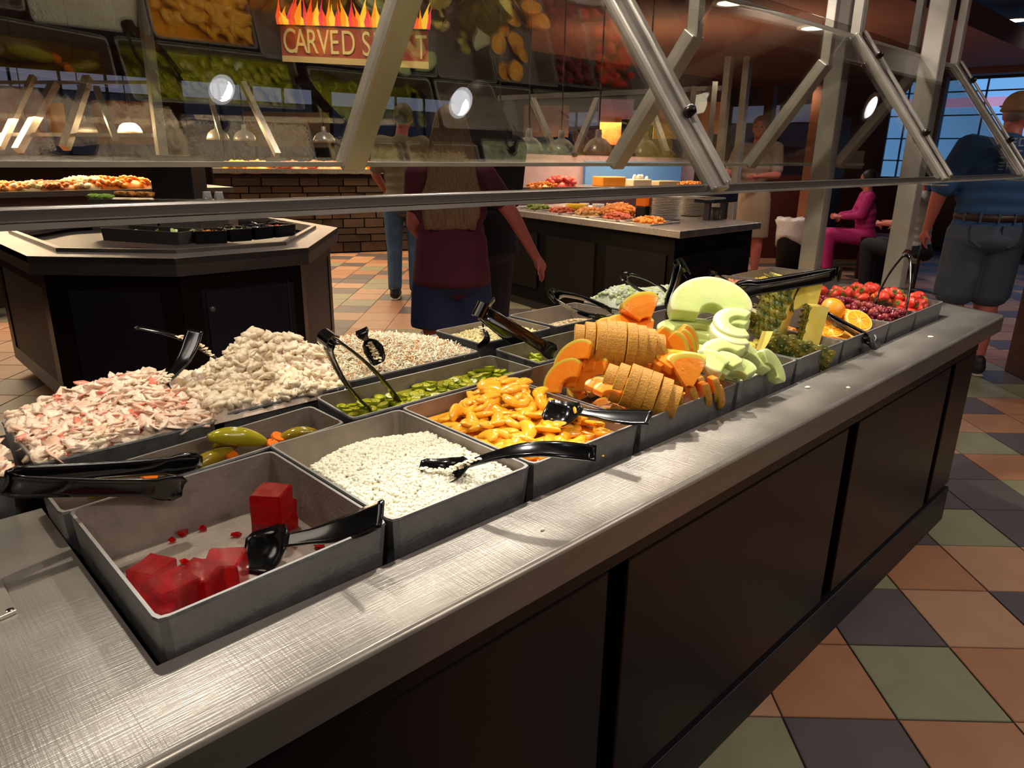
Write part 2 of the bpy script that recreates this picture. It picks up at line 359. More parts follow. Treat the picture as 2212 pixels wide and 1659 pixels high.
fa = MB(); fa.box((-1.6,0,H-.057),(2.57,.012,H-.008)); fa.prism([(2.57,0),(2.80,.55),(2.67,1.06),(2.655,1.06),(2.785,.55),(2.556,.005)], H-.057, H-.001)
fa.build('fascia', STEELF, bar)
MB().prism([(-.50,.15),(2.38,.15),(2.38,.62),(2.68,.62),(2.68,.96),(-.50,.96)], .80, .832).build('well_liner', mat('dark_well', '#1b1b1c', .5, .5), bar)
bd = MB()
bd.prism([(-1.6,.10),(2.60,.10),(2.70,.55),(2.58,.97),(-1.6,.97)], .07, .80)
bd.build('cabinet_body', DARKG, bar)
MB().box((-1.6,.063,.735),(2.60,.1,.822)).build('top_rail', DARKW, bar, bev=.002)
MB().box((-1.6,.058,.055),(2.60,.1,.195)).build('bottom_rail', mat('dark_base_rail', '#100e13', .42, 0, '#151318', 5, spec=.3), bar, bev=.003)
for a, b in ((-1.6,-.52),(-.46,.482),(.534,1.465),(1.53,2.31),(2.362,2.60)):
    MB().box((a,.064,.21),(b,.1,.732)).build('panel', DARKW, bar, bev=.004)
MB().prism([(2.60,.10),(2.62,.10),(2.72,.55),(2.60,.97),(2.58,.97),(2.70,.55)], .07, .80).build('end_panel', DARKW, bar)
MB().box((-1.6,.085,0),(2.58,.1,.055)).build('base_tile', mat('cove_base', '#6b3a2a', .5, 0, '#7c4a38', 8), bar)
# little steel cover plate with rivet at the left
cp = empty('cover_plate', (-.5,.3,H), 'small riveted steel cover plate on worktop at left edge', 'plate')
a, b, c = az(-80,1190,H), az(0,1252,H), az(38,1325,H); d_ = az(0,1342,H); e_ = az(-110,1340,H)
MB().prism([(v.x,v.y) for v in (a,b,c,d_,e_)], H, H+.005).build('sheet', STEELT, cp, bev=.0008)
MB().ellip(az(22,1320,H+.003), (.006,.006,.003)).build('rivet', CHROME, cp, smooth=True)

# ---------------------------------------------------------------- cast pans
def pan(corners, zr=.93, zb=.842, label='', group='cast metal food pans', wall=.004, taper=.006, name='food_pan', inner=True, m=None):
    """corners FL, FR, BR, BL of the outer rim"""
    c = [Vector((x,y,0)) for x,y in corners]; ctr = sum(c, Vector())/4
    def ring(off, z):
        out = []; n = 4
        for i in range(4):
            p, a, b = c[i], (c[i]-c[i-1]).normalized(), (c[(i+1)%4]-c[i]).normalized()
            na, nb = Vector((-a.y,a.x,0)), Vector((-b.y,b.x,0)); bis = (na+nb); bis = bis/ (bis.dot(na))
            rr = .012 if off < .5 else 0
            p2 = p+bis*off; q0 = p2-a*rr; q1 = p2+b*rr; mid = p2*(.5)+ (q0+q1)*.25
            out += [Vector((v.x,v.y,z)) for v in (q0,mid,q1)]
        return out
    e = empty(name, (ctr.x,ctr.y,zb), label, 'pan', group)
    def lf(rs, mi, m):
        b = len(m.v)
        for r0 in rs: m.v += r0
        n = 12
        for i in range(len(rs)-1):
            for j in range(n): m.f.append((b+i*n+j, b+i*n+(j+1)%n, b+(i+1)*n+(j+1)%n, b+(i+1)*n+j)); m.m.append(mi)
    o = MB(); lf([ring(taper,zb), ring(0,zr-.004), ring(-.001,zr-.003), ring(0,zr)], 0, o); o.add(ring(taper,zb), [tuple(range(12))])
    o.build('outer_wall', m or CAST, e)
    o = MB(); lf([ring(0,zr), ring(wall,zr)], 0, o); o.build('rim', mat('worn_rim', '#b8b6b2', .35, .7), e)
    o = MB(); lf([ring(wall,zr), ring(wall+taper,zb+.006)], 0, o); o.add(ring(wall+taper,zb+.006), [tuple(range(12))])
    o.build('inner_wall', CASTI if m is None else m, e)
    return e
G = .003
FX = [-.19,.108,.374,.655,1.003,1.282,1.555,1.885,2.115,2.379]
fy = .143; by = .475
def quad(x0,x1,y0,y1): return [(x0+G,y0),(x1-G,y0),(x1-G,y1),(x0+G,y1)]
names = ['gelatin pan, nearly empty, nearest corner of the bar','pan of cottage cheese in the front row','pan of peach slices in the front row','pan heaped with cantaloupe','pan heaped with honeydew','pan holding pineapple pieces','pan holding oranges','pan of red grapes','pan of strawberries at the far end of the front row']
fb = [.455,.488,.492,.515,.52,.52,.51,.50,.50]
for i, n in enumerate(names):
    pan([(FX[i]+G,fy-(.012 if i == 0 else 0)),(FX[i+1]-G,fy),(FX[i+1]-G,fb[i]-(0 if i else -.01)),(FX[i]+G,fb[i])], label='cast metal '+n)
pan([(-.195,.462),(.265,.505),(.265,.628),(-.195,.578)], .925, label='narrow cast pan of whole pickled peppers behind the gelatin')
pan([(.278,.503),(.755,.508),(.755,.655),(.29,.655)], .93, label='narrow cast pan of pickled jalapeno slices behind the cottage cheese')
pan([(.79,.53),(1.24,.53),(1.24,.69),(.80,.69)], .93, label='narrow cast pan of green pepper rings behind the cantaloupe')
pan([(1.26,.53),(1.72,.53),(1.72,.69),(1.26,.69)], .93, label='narrow cast pan behind the honeydew')
pan([(1.74,.53),(2.2,.53),(2.2,.69),(1.74,.69)], .93, label='narrow cast pan behind the oranges')
BK = [(-.185,.095,.645,.90),(.11,.375,.672,.93),(.388,.755,.692,.945),(.80,1.07,.745,.93),(1.085,1.39,.745,.94),(1.41,1.88,.73,.93),(1.90,2.28,.66,.92),(2.29,2.66,.60,.90)]
bl = ['cast pan of crab salad behind the pickled peppers','cast pan heaped with chicken salad','cast pan of shredded coleslaw','cast pan of mashed macaroni salad right of the coleslaw','half-empty cast pan of elbow macaroni','cast pan of creamy green and white salad','pale pan of mixed bean salad at the back','pale pan of corn kernels at the far back corner']
for (a,b,c,d), n in zip(BK, bl): pan(quad(a,b,c,d), .932, label=n)
pan(quad(-.51,-.215,.61,.87), .93, label='cast pan of crab salad cut off at the left picture edge')

# ---------------------------------------------------------------- food: loose heaps
def heap(name, x0,x1,y0,y1, zf, m, label, chunk=None, n=0, res=28, rough=.006, nsc=30, mats2=None, cat='salad'):
    mb = MB(); 
    for j in range(res+1):
        for i in range(res+1):
            u, v = i/res, j/res; x = x0+(x1-x0)*u; y = y0+(y1-y0)*v
            z = zf(u,v)+rough*noise.noise(Vector((x*nsc,y*nsc,.3)))+rough*.5*noise.noise(Vector((x*nsc*2.7,y*nsc*2.7,1.3)))
            if i in (0,res) or j in (0,res): z = min(z, .93)-.012
            mb.v.append(Vector((x,y,z)))
    for j in range(res):
        for i in range(res):
            a = j*(res+1)+i; mb.f.append((a,a+1,a+res+2,a+res+1)); mb.m.append(0)
    ms = [m]+(mats2 or [])
    for k in range(n):
        u, v = ru(.03,.97), ru(.03,.97); x = x0+(x1-x0)*u; y = y0+(y1-y0)*v; z = zf(u,v)
        chunk(mb, Vector((x,y,z)), u, v)
    return mb.build(name, ms, smooth=True, kind='stuff', label=label, cat=cat)
def rrot(): return Matrix.Rotation(ru(0,6.3),3,'Z')@Matrix.Rotation(ru(-.9,.9),3,'X')@Matrix.Rotation(ru(-.6,.6),3,'Y')
def gs(u,v,cu,cv,s): return math.exp(-((u-cu)**2+(v-cv)**2)/(2*s*s))
CREAM = mat('creamy_dressing', '#ead3b0', .36, 0, '#f4e5cc', 60, .6, .3, 240, coat=.25)
CREAM2 = mat('creamy_pinkish', '#ecd0b6', .36, 0, '#f6e0ce', 60, .6, .3, 240, coat=.25)
CRAB = mat('crab_red', '#e0705a', .35, 0, '#f0a48e', 40, .6, .2, 200, coat=.3)
CRAB2 = mat('crab_pale_pink', '#e9b79c', .35, 0, '#efc9b0', 30, .5, .2, 200, coat=.3)
CELERY = mat('celery_green', '#bfc27a', .35, coat=.3)
def ck_crab(mb, p, u, v):
    t = rnd(); rr = rrot()
    if t < .09: mb.lump(p+Vector((0,0,ru(0,.006))), ru(.010,.022), ru(.005,.011), ru(.002,.004), 2, rr)
    elif t < .13: mb.blob(p+Vector((0,0,.003)), .006,.004,.003, 1, .2, 3, rr)
    elif t < .22: mb.lump(p+Vector((0,0,ru(0,.007))), ru(.014,.026), ru(.010,.017), ru(.0025,.005), 4, rr, .45)
    elif t < .62: mb.lump(p+Vector((0,0,ru(-.002,.006))), ru(.010,.024), ru(.007,.015), ru(.002,.005), 1, rr, .45)
    else: mb.lump(p+Vector((0,0,ru(-.002,.004))), ru(.005,.011), ru(.004,.009), ru(.003,.006), 0, rr, .5)
heap('crab_salad', -.18,.09,.65,.895, lambda u,v: .925+.03*gs(u,v,.85,.85,.35)+.012*math.sin(u*3.1)+.012*v, CREAM, 'creamy crab salad with pink flakes in the pan behind the peppers', ck_crab, 1150, 30, .012, 35, [CREAM2,CRAB,CELERY,CRAB2])
heap('crab_salad', -.505,-.205,.615,.865, lambda u,v: .925+.02*gs(u,v,.6,.5,.4), CREAM, 'creamy crab salad spilling at the left picture edge', ck_crab, 600, 24, .012, 35, [CREAM2,CRAB,CELERY,CRAB2])
def ck_chk(mb, p, u, v):
    t = rnd()
    if t < .05: mb.blob(p+Vector((0,0,.004)), .006,.004,.003, 1, .2, 2, rrot())
    elif t < .40: mb.lump(p+Vector((0,0,ru(-.003,.007))), ru(.009,.018), ru(.007,.013), ru(.004,.009), 1, rrot(), .5)
    else: mb.lump(p, ru(.004,.009), ru(.004,.008), ru(.003,.007), 0, rrot(), .5)
heap('chicken_salad', .095,.378,.668,.925, lambda u,v: .928+.075*gs(u,v,.55,.62,.20)+.05*gs(u,v,.88,.5,.2)+.012*math.sin(u*13)*math.sin(v*11)+.022*gs(u,v,.2,.4,.3), CREAM2, 'tall mound of chunky chicken salad in the back row', ck_chk, 1500, 30, .012, 40, [CREAM,CELERY])
SLAW = mat('slaw_white', '#efe3c6', .35, 0, '#f8f0dc', 40, .6, coat=.2); CARR = mat('carrot_shred', '#e39a55', .4)
def ck_slaw(mb, p, u, v):
    d = Vector((ru(-1,1),ru(-1,1),ru(-.5,.6))).normalized(); l = ru(.006,.016); s = Vector((ru(-1,1),ru(-1,1),ru(-.3,.3)))*.003
    q = p+Vector((0,0,ru(0,.009))); mb.bar(q-d*l, q+s, ru(.0014,.003), .0012, mi=(1 if rnd() < .12 else 0)); mb.bar(q+s, q+d*l, ru(.0014,.003), .0012, mi=(1 if rnd() < .1 else 0))
heap('coleslaw', .394,.749,.697,.94, lambda u,v: .915+.045*gs(u,v,.42,.72,.28)+.015*gs(u,v,.8,.3,.3), SLAW, 'shredded coleslaw with carrot in the back row', ck_slaw, 4200, 26, .006, 60, [CARR])
MAC = mat('macaroni_cream', '#dccb8c', .35, 0, '#e9dcab', 60, .6, coat=.25)
def ck_mac(mb, p, u, v): mb.blob(p+Vector((0,0,ru(0,.005))), ru(.005,.011), ru(.004,.007), ru(.003,.005), 1, .25, 0, rrot())
heap('macaroni_salad', .807,1.064,.75,.924, lambda u,v: .905+.02*gs(u,v,.45,.4,.35), MAC, 'yellowish macaroni salad right of the coleslaw', ck_mac, 900, 22, .006, 50)
def ck_elb(mb, p, u, v):
    a = ru(0,6.3); q = p+Vector((0,0,.004)); c = ru(.004,.006)
    mb.tube([q+Vector((math.cos(a+t)*c, math.sin(a+t)*c, ru(0,.002))) for t in (0,.8,1.6,2.4)], .0026, 6, 0)
heap('elbow_macaroni', 1.09,1.385,.75,.934, lambda u,v: .868+.035*gs(u,v,.6,.45,.28), mat('elbow_pasta', '#d9c39c', .35, coat=.2), 'elbow macaroni scattered in a half-empty pan', ck_elb, 520, 20, .003, 50)
BROC = mat('broccoli_green', '#8ba06a', .6); BLUSH = mat('bluish_cream', '#c9ccae', .4, 0, '#aab7a8', 60, .6, .3, 200)
heap('creamy_vegetable_salad', 1.416,1.874,.735,.924, lambda u,v: .925+.05*gs(u,v,.15,.6,.2)+.025*gs(u,v,.7,.5,.3), BLUSH, 'pale green and white creamy vegetable salad behind the cantaloupe', lambda mb,p,u,v: mb.blob(p, ru(.006,.013), None, ru(.004,.009), 1, .3, 0 if rnd() < .7 else 1, rrot()), 900, 24, .01, 40, [mat('salad_leaf_green', '#a9b878', .5)])
BEAN = [mat('bean_red', '#a8443a', .35), mat('bean_tan', '#d3a95a', .35), mat('bean_pink', '#dc9aa0', .35)]
heap('bean_salad', 1.906,2.274,.665,.914, lambda u,v: .912+.01*gs(u,v,.5,.5,.4), BEAN[1], 'mixed red and yellow bean salad in the pale pan', lambda mb,p,u,v: mb.blob(p+Vector((0,0,.004)), .008,.006,.005, 1, .1, random.choice((0,1,2)), rrot()), 700, 18, .004, 40, [BEAN[0],BEAN[2]])
heap('corn_salad', 2.296,2.654,.605,.894, lambda u,v: .895+.028*gs(u,v,.15,.3,.3), mat('corn_yellow', '#d9c05a', .4), 'yellow corn kernels in the far corner pan', lambda mb,p,u,v: mb.blob(p+Vector((0,0,.005)), .007,.006,.005, 1, .1, 0, rrot()), 500, 16, .003, 40)
CURD = mat('cottage_curd', '#e9e3c8', .3, 0, '#f4f0dc', 90, .6, .12, 260, sub=.15, coat=.25)
def ck_curd(mb, p, u, v): mb.blob(p+Vector((0,0,ru(0,.003))), ru(.0028,.0052), ru(.0028,.005), ru(.002,.004), 1, .12, 0, rrot())
def zcot(u,v):
    z = .912+.018*gs(u,v,.35,.62,.3)-.02*max(0,v-.72)*3
    if v > .82-.25*abs(u-.6): z -= .05*(v-(.82-.25*abs(u-.6)))*4
    return max(z,.86)
heap('cottage_cheese', .116,.366,.152,.478, zcot, CURD, 'white cottage cheese curds filling the front row pan', ck_curd, 5200, 30, .004, 50, None, 'cheese')

# ---------------------------------------------------------------- gelatin
GEL = mat('red_gelatin', '#cc0012', .03, 0, trans=.86, ior=1.38, col2='#e60a1a', ns=25, bump=.3, bs=45)
gelm = []
for s in range(3):
    mb = MB(); bm = bmesh.new(); bmesh.ops.create_cube(bm, size=1); bmesh.ops.bevel(bm, geom=bm.edges[:], offset=.05, segments=2, affect='EDGES')
    bmesh.ops.subdivide_edges(bm, edges=[e for e in bm.edges if e.calc_length() > .5], cuts=3, use_grid_fill=True)
    for v in bm.verts: v.co += v.co.normalized()*(.05*noise.noise(v.co*2.6+Vector((s*3,0,0))))+Vector((.08*v.co.z,.05*v.co.z,0))
    me = bpy.data.meshes.new('gelatin_cube'); bm.to_mesh(me); bm.free(); me.materials.append(GEL)
    for p in me.polygons: p.use_smooth = False
    gelm.append(me)
GZ = .848
cubes = [((318,1300),.040,.2,0,'red gelatin cube in the near left corner of the pan'),((330,1245),.042,.5,0,'red gelatin cube behind the striped-top cube'),((372,1290),.048,.15,0,'red gelatin cube with ridged glossy top, nearest the front rim'),
 ((432,1262),.046,.6,0,'red gelatin cube in the middle of the front cluster'),((487,1235),.046,.9,0,'red gelatin cube at the right end of the front cluster'),((593,1115),.048,.35,0,'red gelatin cube, lower one beside the spoon bowl'),
 ((588,1085),.044,.7,.040,'red gelatin cube, upper one stacked at the back right'),((345,1330),.036,1.1,0,'small red gelatin piece touching the near corner walls')]
for (px,s,rz,dz,lb) in cubes:
    p = az(px[0],px[1],GZ+dz+.022)
    o = inst(random.choice(gelm), 'gelatin_cube', TM((p.x,p.y,GZ+dz+s/2-.002), rz=rz, s=s), lb, 'gelatin', 'red gelatin cubes')
    o.scale = (s*1.05, s, s*.95)
bits = [(395,1152),(372,1168),(438,1142),(512,1155),(400,1215),(455,1205),(286,1275),(690,1180),(560,1135),(330,1160)]
for i,(px,py) in enumerate(bits):
    p = az(px,py,GZ+.003); mb = MB().blob((0,0,0), ru(.005,.011), ru(.004,.009), .0045, 1, .45)
    me = mb.mesh('gelatin_bit'); me.materials.append(GEL)
    inst(me, 'gelatin_bit', TM((p.x,p.y,GZ+.004), rz=ru(0,6)), 'small shard of red gelatin on the bare pan floor', 'gelatin', 'red gelatin shards')

# ---------------------------------------------------------------- peaches
PEACH = mat('canned_peach', '#f8a81c', .18, 0, '#fdbe3c', 14, .7, .08, 90, sub=.2, coat=.5)
SYR = mat('peach_syrup', '#f0a01a', .06, 0, coat=.6)
MB().box((.384,.152,.85),(.645,.483,.899)).build('peach_syrup', SYR, label='golden syrup around the peach slices', cat='syrup', kind='stuff')
def crescent(L=.06, w=.018, h=.016, bend=1.9, name='peach_slice', m=None):
    mb = MB(); pts, rs = [], []
    Rr = L/bend
    for i in range(11):
        t = -bend/2+bend*i/10; pts.append(Vector((math.sin(t)*Rr, math.cos(t)*Rr-Rr, 0))); q = 1-(2*i/10-1)**2; rs.append(max(.0012,w/2*q**.42))
    mb.tube(pts, rs, 10, 0, (1.15,.6)); me = mb.mesh(name); me.materials.append(m or PEACH)
    for p in me.polygons: p.use_smooth = True
    return me
pm = [crescent(ru(.052,.068), ru(.019,.025), bend=ru(1.9,2.7)) for _ in range(5)]
def zpeach(x,y): u = (x-.384)/.262; v = (y-.152)/.33; return .907+.04*gs(u,v,.72,.78,.2)+.012*gs(u,v,.3,.6,.3)-.02*gs(u,v,.05,.95,.2)
for i in range(165):
    x, y = ru(.402,.628), ru(.172,.462); z = zpeach(x,y)-.012+.010*(i%3)
    lb = 'glossy orange peach slice among many in the peach pan'
    inst(random.choice(pm), 'peach_slice', TM((x,y,z), rz=ru(0,6.3), rx=ru(-.45,.45), ry=ru(-.35,.35)), lb, 'fruit', 'canned peach slices')
for px,py,ro in ((1140,850,1.2),(1165,862,1.0),(1245,880,.8),(985,878,.4),(1060,868,.1)):
    p = az(px,py+14,.93); inst(pm[0], 'peach_slice', TM((min(p.x,.62),min(p.y,.46),.935), rz=ro, rx=1.2), 'peach slice standing up at the back of the peach pan', 'fruit', 'canned peach slices at the rear')

# ---------------------------------------------------------------- jalapeno rings and pepper rings
BRINE = mat('green_brine', '#8f8a12', .04, 0, coat=.5)
MB().box((.288,.512,.85),(.748,.648,.900)).build('pepper_brine', BRINE, label='yellow-green brine around the jalapeno slices', cat='brine', kind='stuff')
JAL = mat('jalapeno', '#9a9a12', .2, 0, '#b8b426', 30, .6, coat=.4); JALS = mat('jalapeno_skin', '#6f7a0c', .2, coat=.4); SEED = mat('pepper_seed', '#d9cf70', .4)
def ring(Rr, r0):
    mb = MB(); n = 16
    for mi, (ro, ri, z0, z1) in enumerate([(Rr*.86,Rr*.42,-.0022,.0022),(Rr,Rr*.84,-.0025,.0025)]):
        b = len(mb.v)
        for j in range(n):
            a = 2*PI*j/n; e = 1+.06*math.sin(2*a+r0)
            mb.v += [Vector((math.cos(a)*ro*e,math.sin(a)*ro*e,z1)),Vector((math.cos(a)*ri,math.sin(a)*ri,z1)),Vector((math.cos(a)*ri,math.sin(a)*ri,z0)),Vector((math.cos(a)*ro*e,math.sin(a)*ro*e,z0))]
        for j in range(n):
            for k in range(4): mb.f.append((b+j*4+k, b+((j+1)%n)*4+k, b+((j+1)%n)*4+(k+1)%4, b+j*4+(k+1)%4)); mb.m.append(mi)
    mb.bar((-Rr*.45,0,0),(Rr*.45,0,0),.002,.003)
    for k in range(5): a = 2*PI*k/5; mb.blob((math.cos(a)*Rr*.26,math.sin(a)*Rr*.26,.001), .0022, .0018, .001, 1, .1, 2)
    me = mb.mesh('pepper_slice'); [me.materials.append(x) for x in (JAL,JALS,SEED)]; return me
jm = [ring(.0125,0), ring(.0105,1), ring(.0138,2)]
for i in range(150):
    x, y = ru(.30,.735), ru(.524,.636)
    inst(random.choice(jm), 'pepper_slice', TM((x,y,.901+.003*(i%3)+max(0,(x-.62))*.05), rz=ru(0,6), rx=ru(-.25,.25), ry=ru(-.25,.25)), 'olive green pickled jalapeno slice floating in the brine pan', 'vegetable', 'pickled jalapeno slices')
PEP = mat('green_pepper_ring', '#a8b81a', .2, coat=.4)
for i in range(34):
    x, y = ru(.83,1.22), ru(.55,.67); t = MB().tube([(math.cos(a)*.014, math.sin(a)*.012, .003*math.sin(2*a)) for a in [2*PI*j/12 for j in range(11)]], .0035, 7)
    me = t.mesh('pepper_ring'); me.materials.append(PEP)
    for p in me.polygons: p.use_smooth = True
    inst(me, 'pepper_ring', TM((x,y,.872+.012*(i%3)+.03*gs(x,y,1.16,.62,.06)), rz=ru(0,6), rx=ru(-.8,.8)), 'curled green pepper ring in the narrow pan behind the cantaloupe', 'vegetable', 'curled green pepper rings')
MB().box((.80,.54,.85),(1.23,.68,.868)).build('pepper_brine', BRINE, label='shallow brine under the curled pepper rings', cat='brine', kind='stuff')
# ---------------------------------------------------------------- whole pickled peppers
MB().prism([(-.185,.472),(.257,.515),(.257,.618),(-.185,.568)], .85, .868).build('pickle_brine', mat('amber_brine', '#6a4a10', .04, 0, coat=.6), label='dark amber brine in the whole pepper pan', cat='brine', kind='stuff')
PK = mat('pickled_pepper', '#8f8a14', .15, 0, '#a89a22', 18, .6, .1, 60, coat=.6); PK2 = mat('olive_pepper', '#7a6414', .15, 0, '#8f7a1c', 18, .6, .1, 60, coat=.6)
CAR = mat('pickled_carrot', '#e0701a', .2, coat=.5)
def pepper(a, b, r0, m, lb, bend=.006):
    a, b = Vector(a), Vector(b); pts, rs = [], []
    for i in range(15):
        t = i/14; pts.append(a.lerp(b,t)+Vector((0,0,math.sin(PI*t)*bend))); rs.append(r0*max(.06,(math.sin(PI*min(1,t*.93+.05))**.55)))
    e = empty('pickled_pepper', a, lb, 'vegetable', 'whole pickled peppers')
    MB().tube(pts, rs, 14).build('flesh', m, e, smooth=True)
    d = (b-a).normalized(); MB().tube([b, b+d*.006+Vector((0,0,.002)), b+d*.012+Vector((0,0,.006))], [.002,.0016,.001], 6).build('stem', mat('pepper_stem', '#6b5a1e', .6), e, smooth=True)
def azy(px,py,y): return at(px,py,1,y)
pepper(azy(450,945,.56), azy(577,955,.56), .0165, PK, 'fat yellow-green pickled pepper resting on the others')
pepper(az(375,1040,.895), az(505,970,.905), .013, PK2, 'long olive pickled pepper beside the round tong tip')
pepper(az(440,975,.895), az(520,960,.90), .013, PK2, 'short olive pickled pepper under the fat one')
pepper(az(600,950,.895), az(690,935,.895), .012, PK2, 'olive pickled pepper at the right end of its pan')
pepper(az(180,1075,.885), az(250,1066,.885), .009, PK, 'thin yellow pickled pepper near the left end of its pan')
for (px,py,r0,lb) in ((600,945,.013,'orange carrot slice beside the fat pickled pepper'),(588,960,.012,'orange carrot slice leaning under another one'),(500,985,.012,'orange carrot piece under the short pepper'),(322,1030,.013,'dark orange carrot chunk below the open tongs')):
    p = az(px,py,.90); MB().lathe(p, [(.001,-.004),(r0*.9,-.004),(r0,0),(r0*.9,.004),(.001,.004)], 14, axis=(.3,-.5,1)).build('carrot_slice', CAR, label=lb, cat='vegetable', group='pickled carrot slices', smooth=False)

# ---------------------------------------------------------------- melons
CANT = mat('cantaloupe_flesh', '#ee7d10', .25, 0, '#fba236', 28, .7, .35, 70, sub=.2, coat=.35); CANR = mat('cantaloupe_rind', '#a87420', .6, 0, '#c48c30', 60, .6, .6, 300); CANG = mat('cantaloupe_green_edge', '#c9b030', .4)
HON = mat('honeydew_flesh', '#b2c466', .28, 0, '#d2dc9c', 14, .8, .2, 70, sub=.2, coat=.3); HONR = mat('honeydew_rind', '#c2c68c', .4, 0, '#cfd0a0', 20)
def mslice(ro, ri, t, a0, a1, name, ms, n=20, bev=.93, th2=None):
    """arc slice, arc in local XY, thickness along Z; materials flesh, rind"""
    mb = MB(); prof = []
    for i in range(n+1):
        a = a0+(a1-a0)*i/n; c, s = math.cos(a), math.sin(a); k = 1-.0*abs(2*i/n-1)**4; e = 1-abs(2*i/n-1)**6*.12
        wb = .02*noise.noise(Vector((c*2,s*2,t*50+ro*30)))
        R1 = ro*e; R0 = ri*(1+.5*wb)
        mb.v += [Vector((c*R0,s*R0,-t/2)),Vector((c*R1*.90,s*R1*.90,-t/2)),Vector((c*R1,s*R1,-t/2*bev)),Vector((c*R1,s*R1,t/2*bev)),Vector((c*R1*.90,s*R1*.90,t/2)),Vector((c*R0,s*R0,t/2))]
    for i in range(n):
        for k in range(6):
            mb.f.append((i*6+k, i*6+(k+1)%6, (i+1)*6+(k+1)%6, (i+1)*6+k)); mb.m.append({2:1,1:2,3:2}.get(k,0))
    mb.f.append(tuple(range(6))[::-1]); mb.m.append(0); mb.f.append(tuple(n*6+k for k in range(6))); mb.m.append(0)
    me = mb.fix(mb.mesh(name)); [me.materials.append(x) for x in ms]; return me
CM = [CANT, CANR, CANG]; HM = [HON, HONR, HONR]
ORD = ['first','second','third','fourth','fifth','sixth','seventh','eighth','ninth']
def half_melon(c, axis, dome, L, Rr, ri, k, label, group, ms=CM, name='cantaloupe_slice', gap=.0, tilt=0, ext=PI):
    c = Vector(c); axis = Vector(axis).normalized(); dome = Vector(dome); dome = (dome-axis*dome.dot(axis)).normalized()
    for i in range(k):
        s = -1+2*(i+.5)/k; rr = Rr*math.sqrt(max(.12,1-(s*.80)**2)); t = L/k
        me = mslice(rr, min(ri,rr*.5), t*.985, PI/2-ext/2, PI/2+ext/2, name, ms)
        z = axis+dome*ru(-.04,.04)*1; y = dome; x = y.cross(axis)
        o = inst(me, name, TM(c+axis*(s*L/2)+dome*ru(-.003,.003)+Vector((0,0,tilt*s)), x, z), '%s, %s from its left end' % (label, ORD[i]), 'fruit', group)
toC = Vector((-F_.x,-F_.y,0)).normalized(); rt = Vector((R_.x,R_.y,0)).normalized(); UPV = Vector((0,0,1))
def az_y(px,py,y): return at(px,py,1,y)
cB = dep(1335,752,1.47)
half_melon(cB-toC*.012, rt*1+UPV*-.10, toC*1+UPV*.35, .185, .055, .028, 9, 'cantaloupe slice of the upper rind-out half melon', 'slices of the upper cantaloupe half')
cB2 = dep(1382,848,1.40)
half_melon(cB2+Vector((0,0,-.0)), rt*1+UPV*-.28+toC*.25, toC*.8+UPV*.8, .15, .05, .024, 7, 'cantaloupe slice of the lower rind-out half melon', 'slices of the lower cantaloupe half')
def wedge(c, x, z, ro, ri, t, ang, lb, grp='loose cantaloupe wedges', ms=CM, name='cantaloupe_wedge', cat='fruit'):
    me = mslice(ro, ri, t, PI/2-ang/2, PI/2+ang/2, name, ms, 24)
    for p in me.polygons: p.use_smooth = True
    o = inst(me, name, TM(c, x, z), lb, cat, grp); b = o.modifiers.new('rounded', 'BEVEL'); b.width = min(.004, t*.22); b.segments = 3; b.limit_method = 'ANGLE'; b.angle_limit = R(40); return o
wedge(dep(1368,735,1.52), rt, toC*.3+UPV*.9+rt*.0, .085, .018, .034, 1.5, 'big cantaloupe wedge lying on the upper half melon')
wedge(dep(1395,708,1.55), rt*.9+UPV*.3, toC*.9+UPV*.35, .075, .02, .05, 1.35, 'topmost orange cantaloupe wedge of the whole pile')
wedge(dep(1335,738,1.54), rt, UPV+toC*.4, .075, .02, .03, 1.4, 'flat cantaloupe wedge under the topmost one')
for i,(dx,dd) in enumerate(((0,1.53),(18,1.545),(-20,1.52),(34,1.56))):
    wedge(dep(1402+dx,768-i*6,dd-.03), UPV*-1-rt*.15, (toC*.75+rt*(-.25+.12*i)+UPV*.1), .085-.004*i, .03, .02, 2.0, 'tall cantaloupe wedge with flesh facing out right of the upper half melon, '+['front one','right one','left one','rearmost'][i])
for i in range(4):
    wedge(dep(1420+24*i,808+4*i,1.44-.01*i), rt+UPV*.1, UPV*.9+toC*.5, .07, .022, .02, 1.4, 'cantaloupe wedge between the two half melons, %s from the left' % ORD[i])
wedge(dep(1487,850,1.42), rt, toC*.9+UPV*.45, .078, .014, .022, 1.05, 'triangular cantaloupe wedge leaning on the right side')
for i,(px,py) in enumerate(((1255,815),(1275,822),(1297,830),(1240,835),(1262,795))):
    wedge(dep(px,py+12,1.46-.008*i), UPV*.6+rt*.7, rt*-.5+toC*.8+UPV*.3, .07, .03, .013, 1.9, 'thin cantaloupe slice at the left side of the pile, '+['lowest','second','third','leftmost','highest'][i])
for i,(px,py) in enumerate(((1450,862),(1482,858),(1510,852),(1530,840),(1538,855),(1500,838))):
    wedge(dep(px-8,py-34,1.47+.012*i), toC*.5+UPV*.7+rt*.3, rt*.75-toC*.1+UPV*.25, .066, .028, .014, 1.7, 'cantaloupe slice fanned at the front right, %s' % ['front left one','second one','middle one','nearest the honeydew','rightmost one','hindmost one'][i])
for i,(px,py) in enumerate(((1320,868),(1345,876),(1405,885),(1300,858))):
    wedge(dep(px,py-4,1.355+.012*i), rt, UPV+toC*.5, .045, .02, .014, 1.9, 'cantaloupe slice low at the front rim, '+['second from left','third from left','rightmost','leftmost'][i])
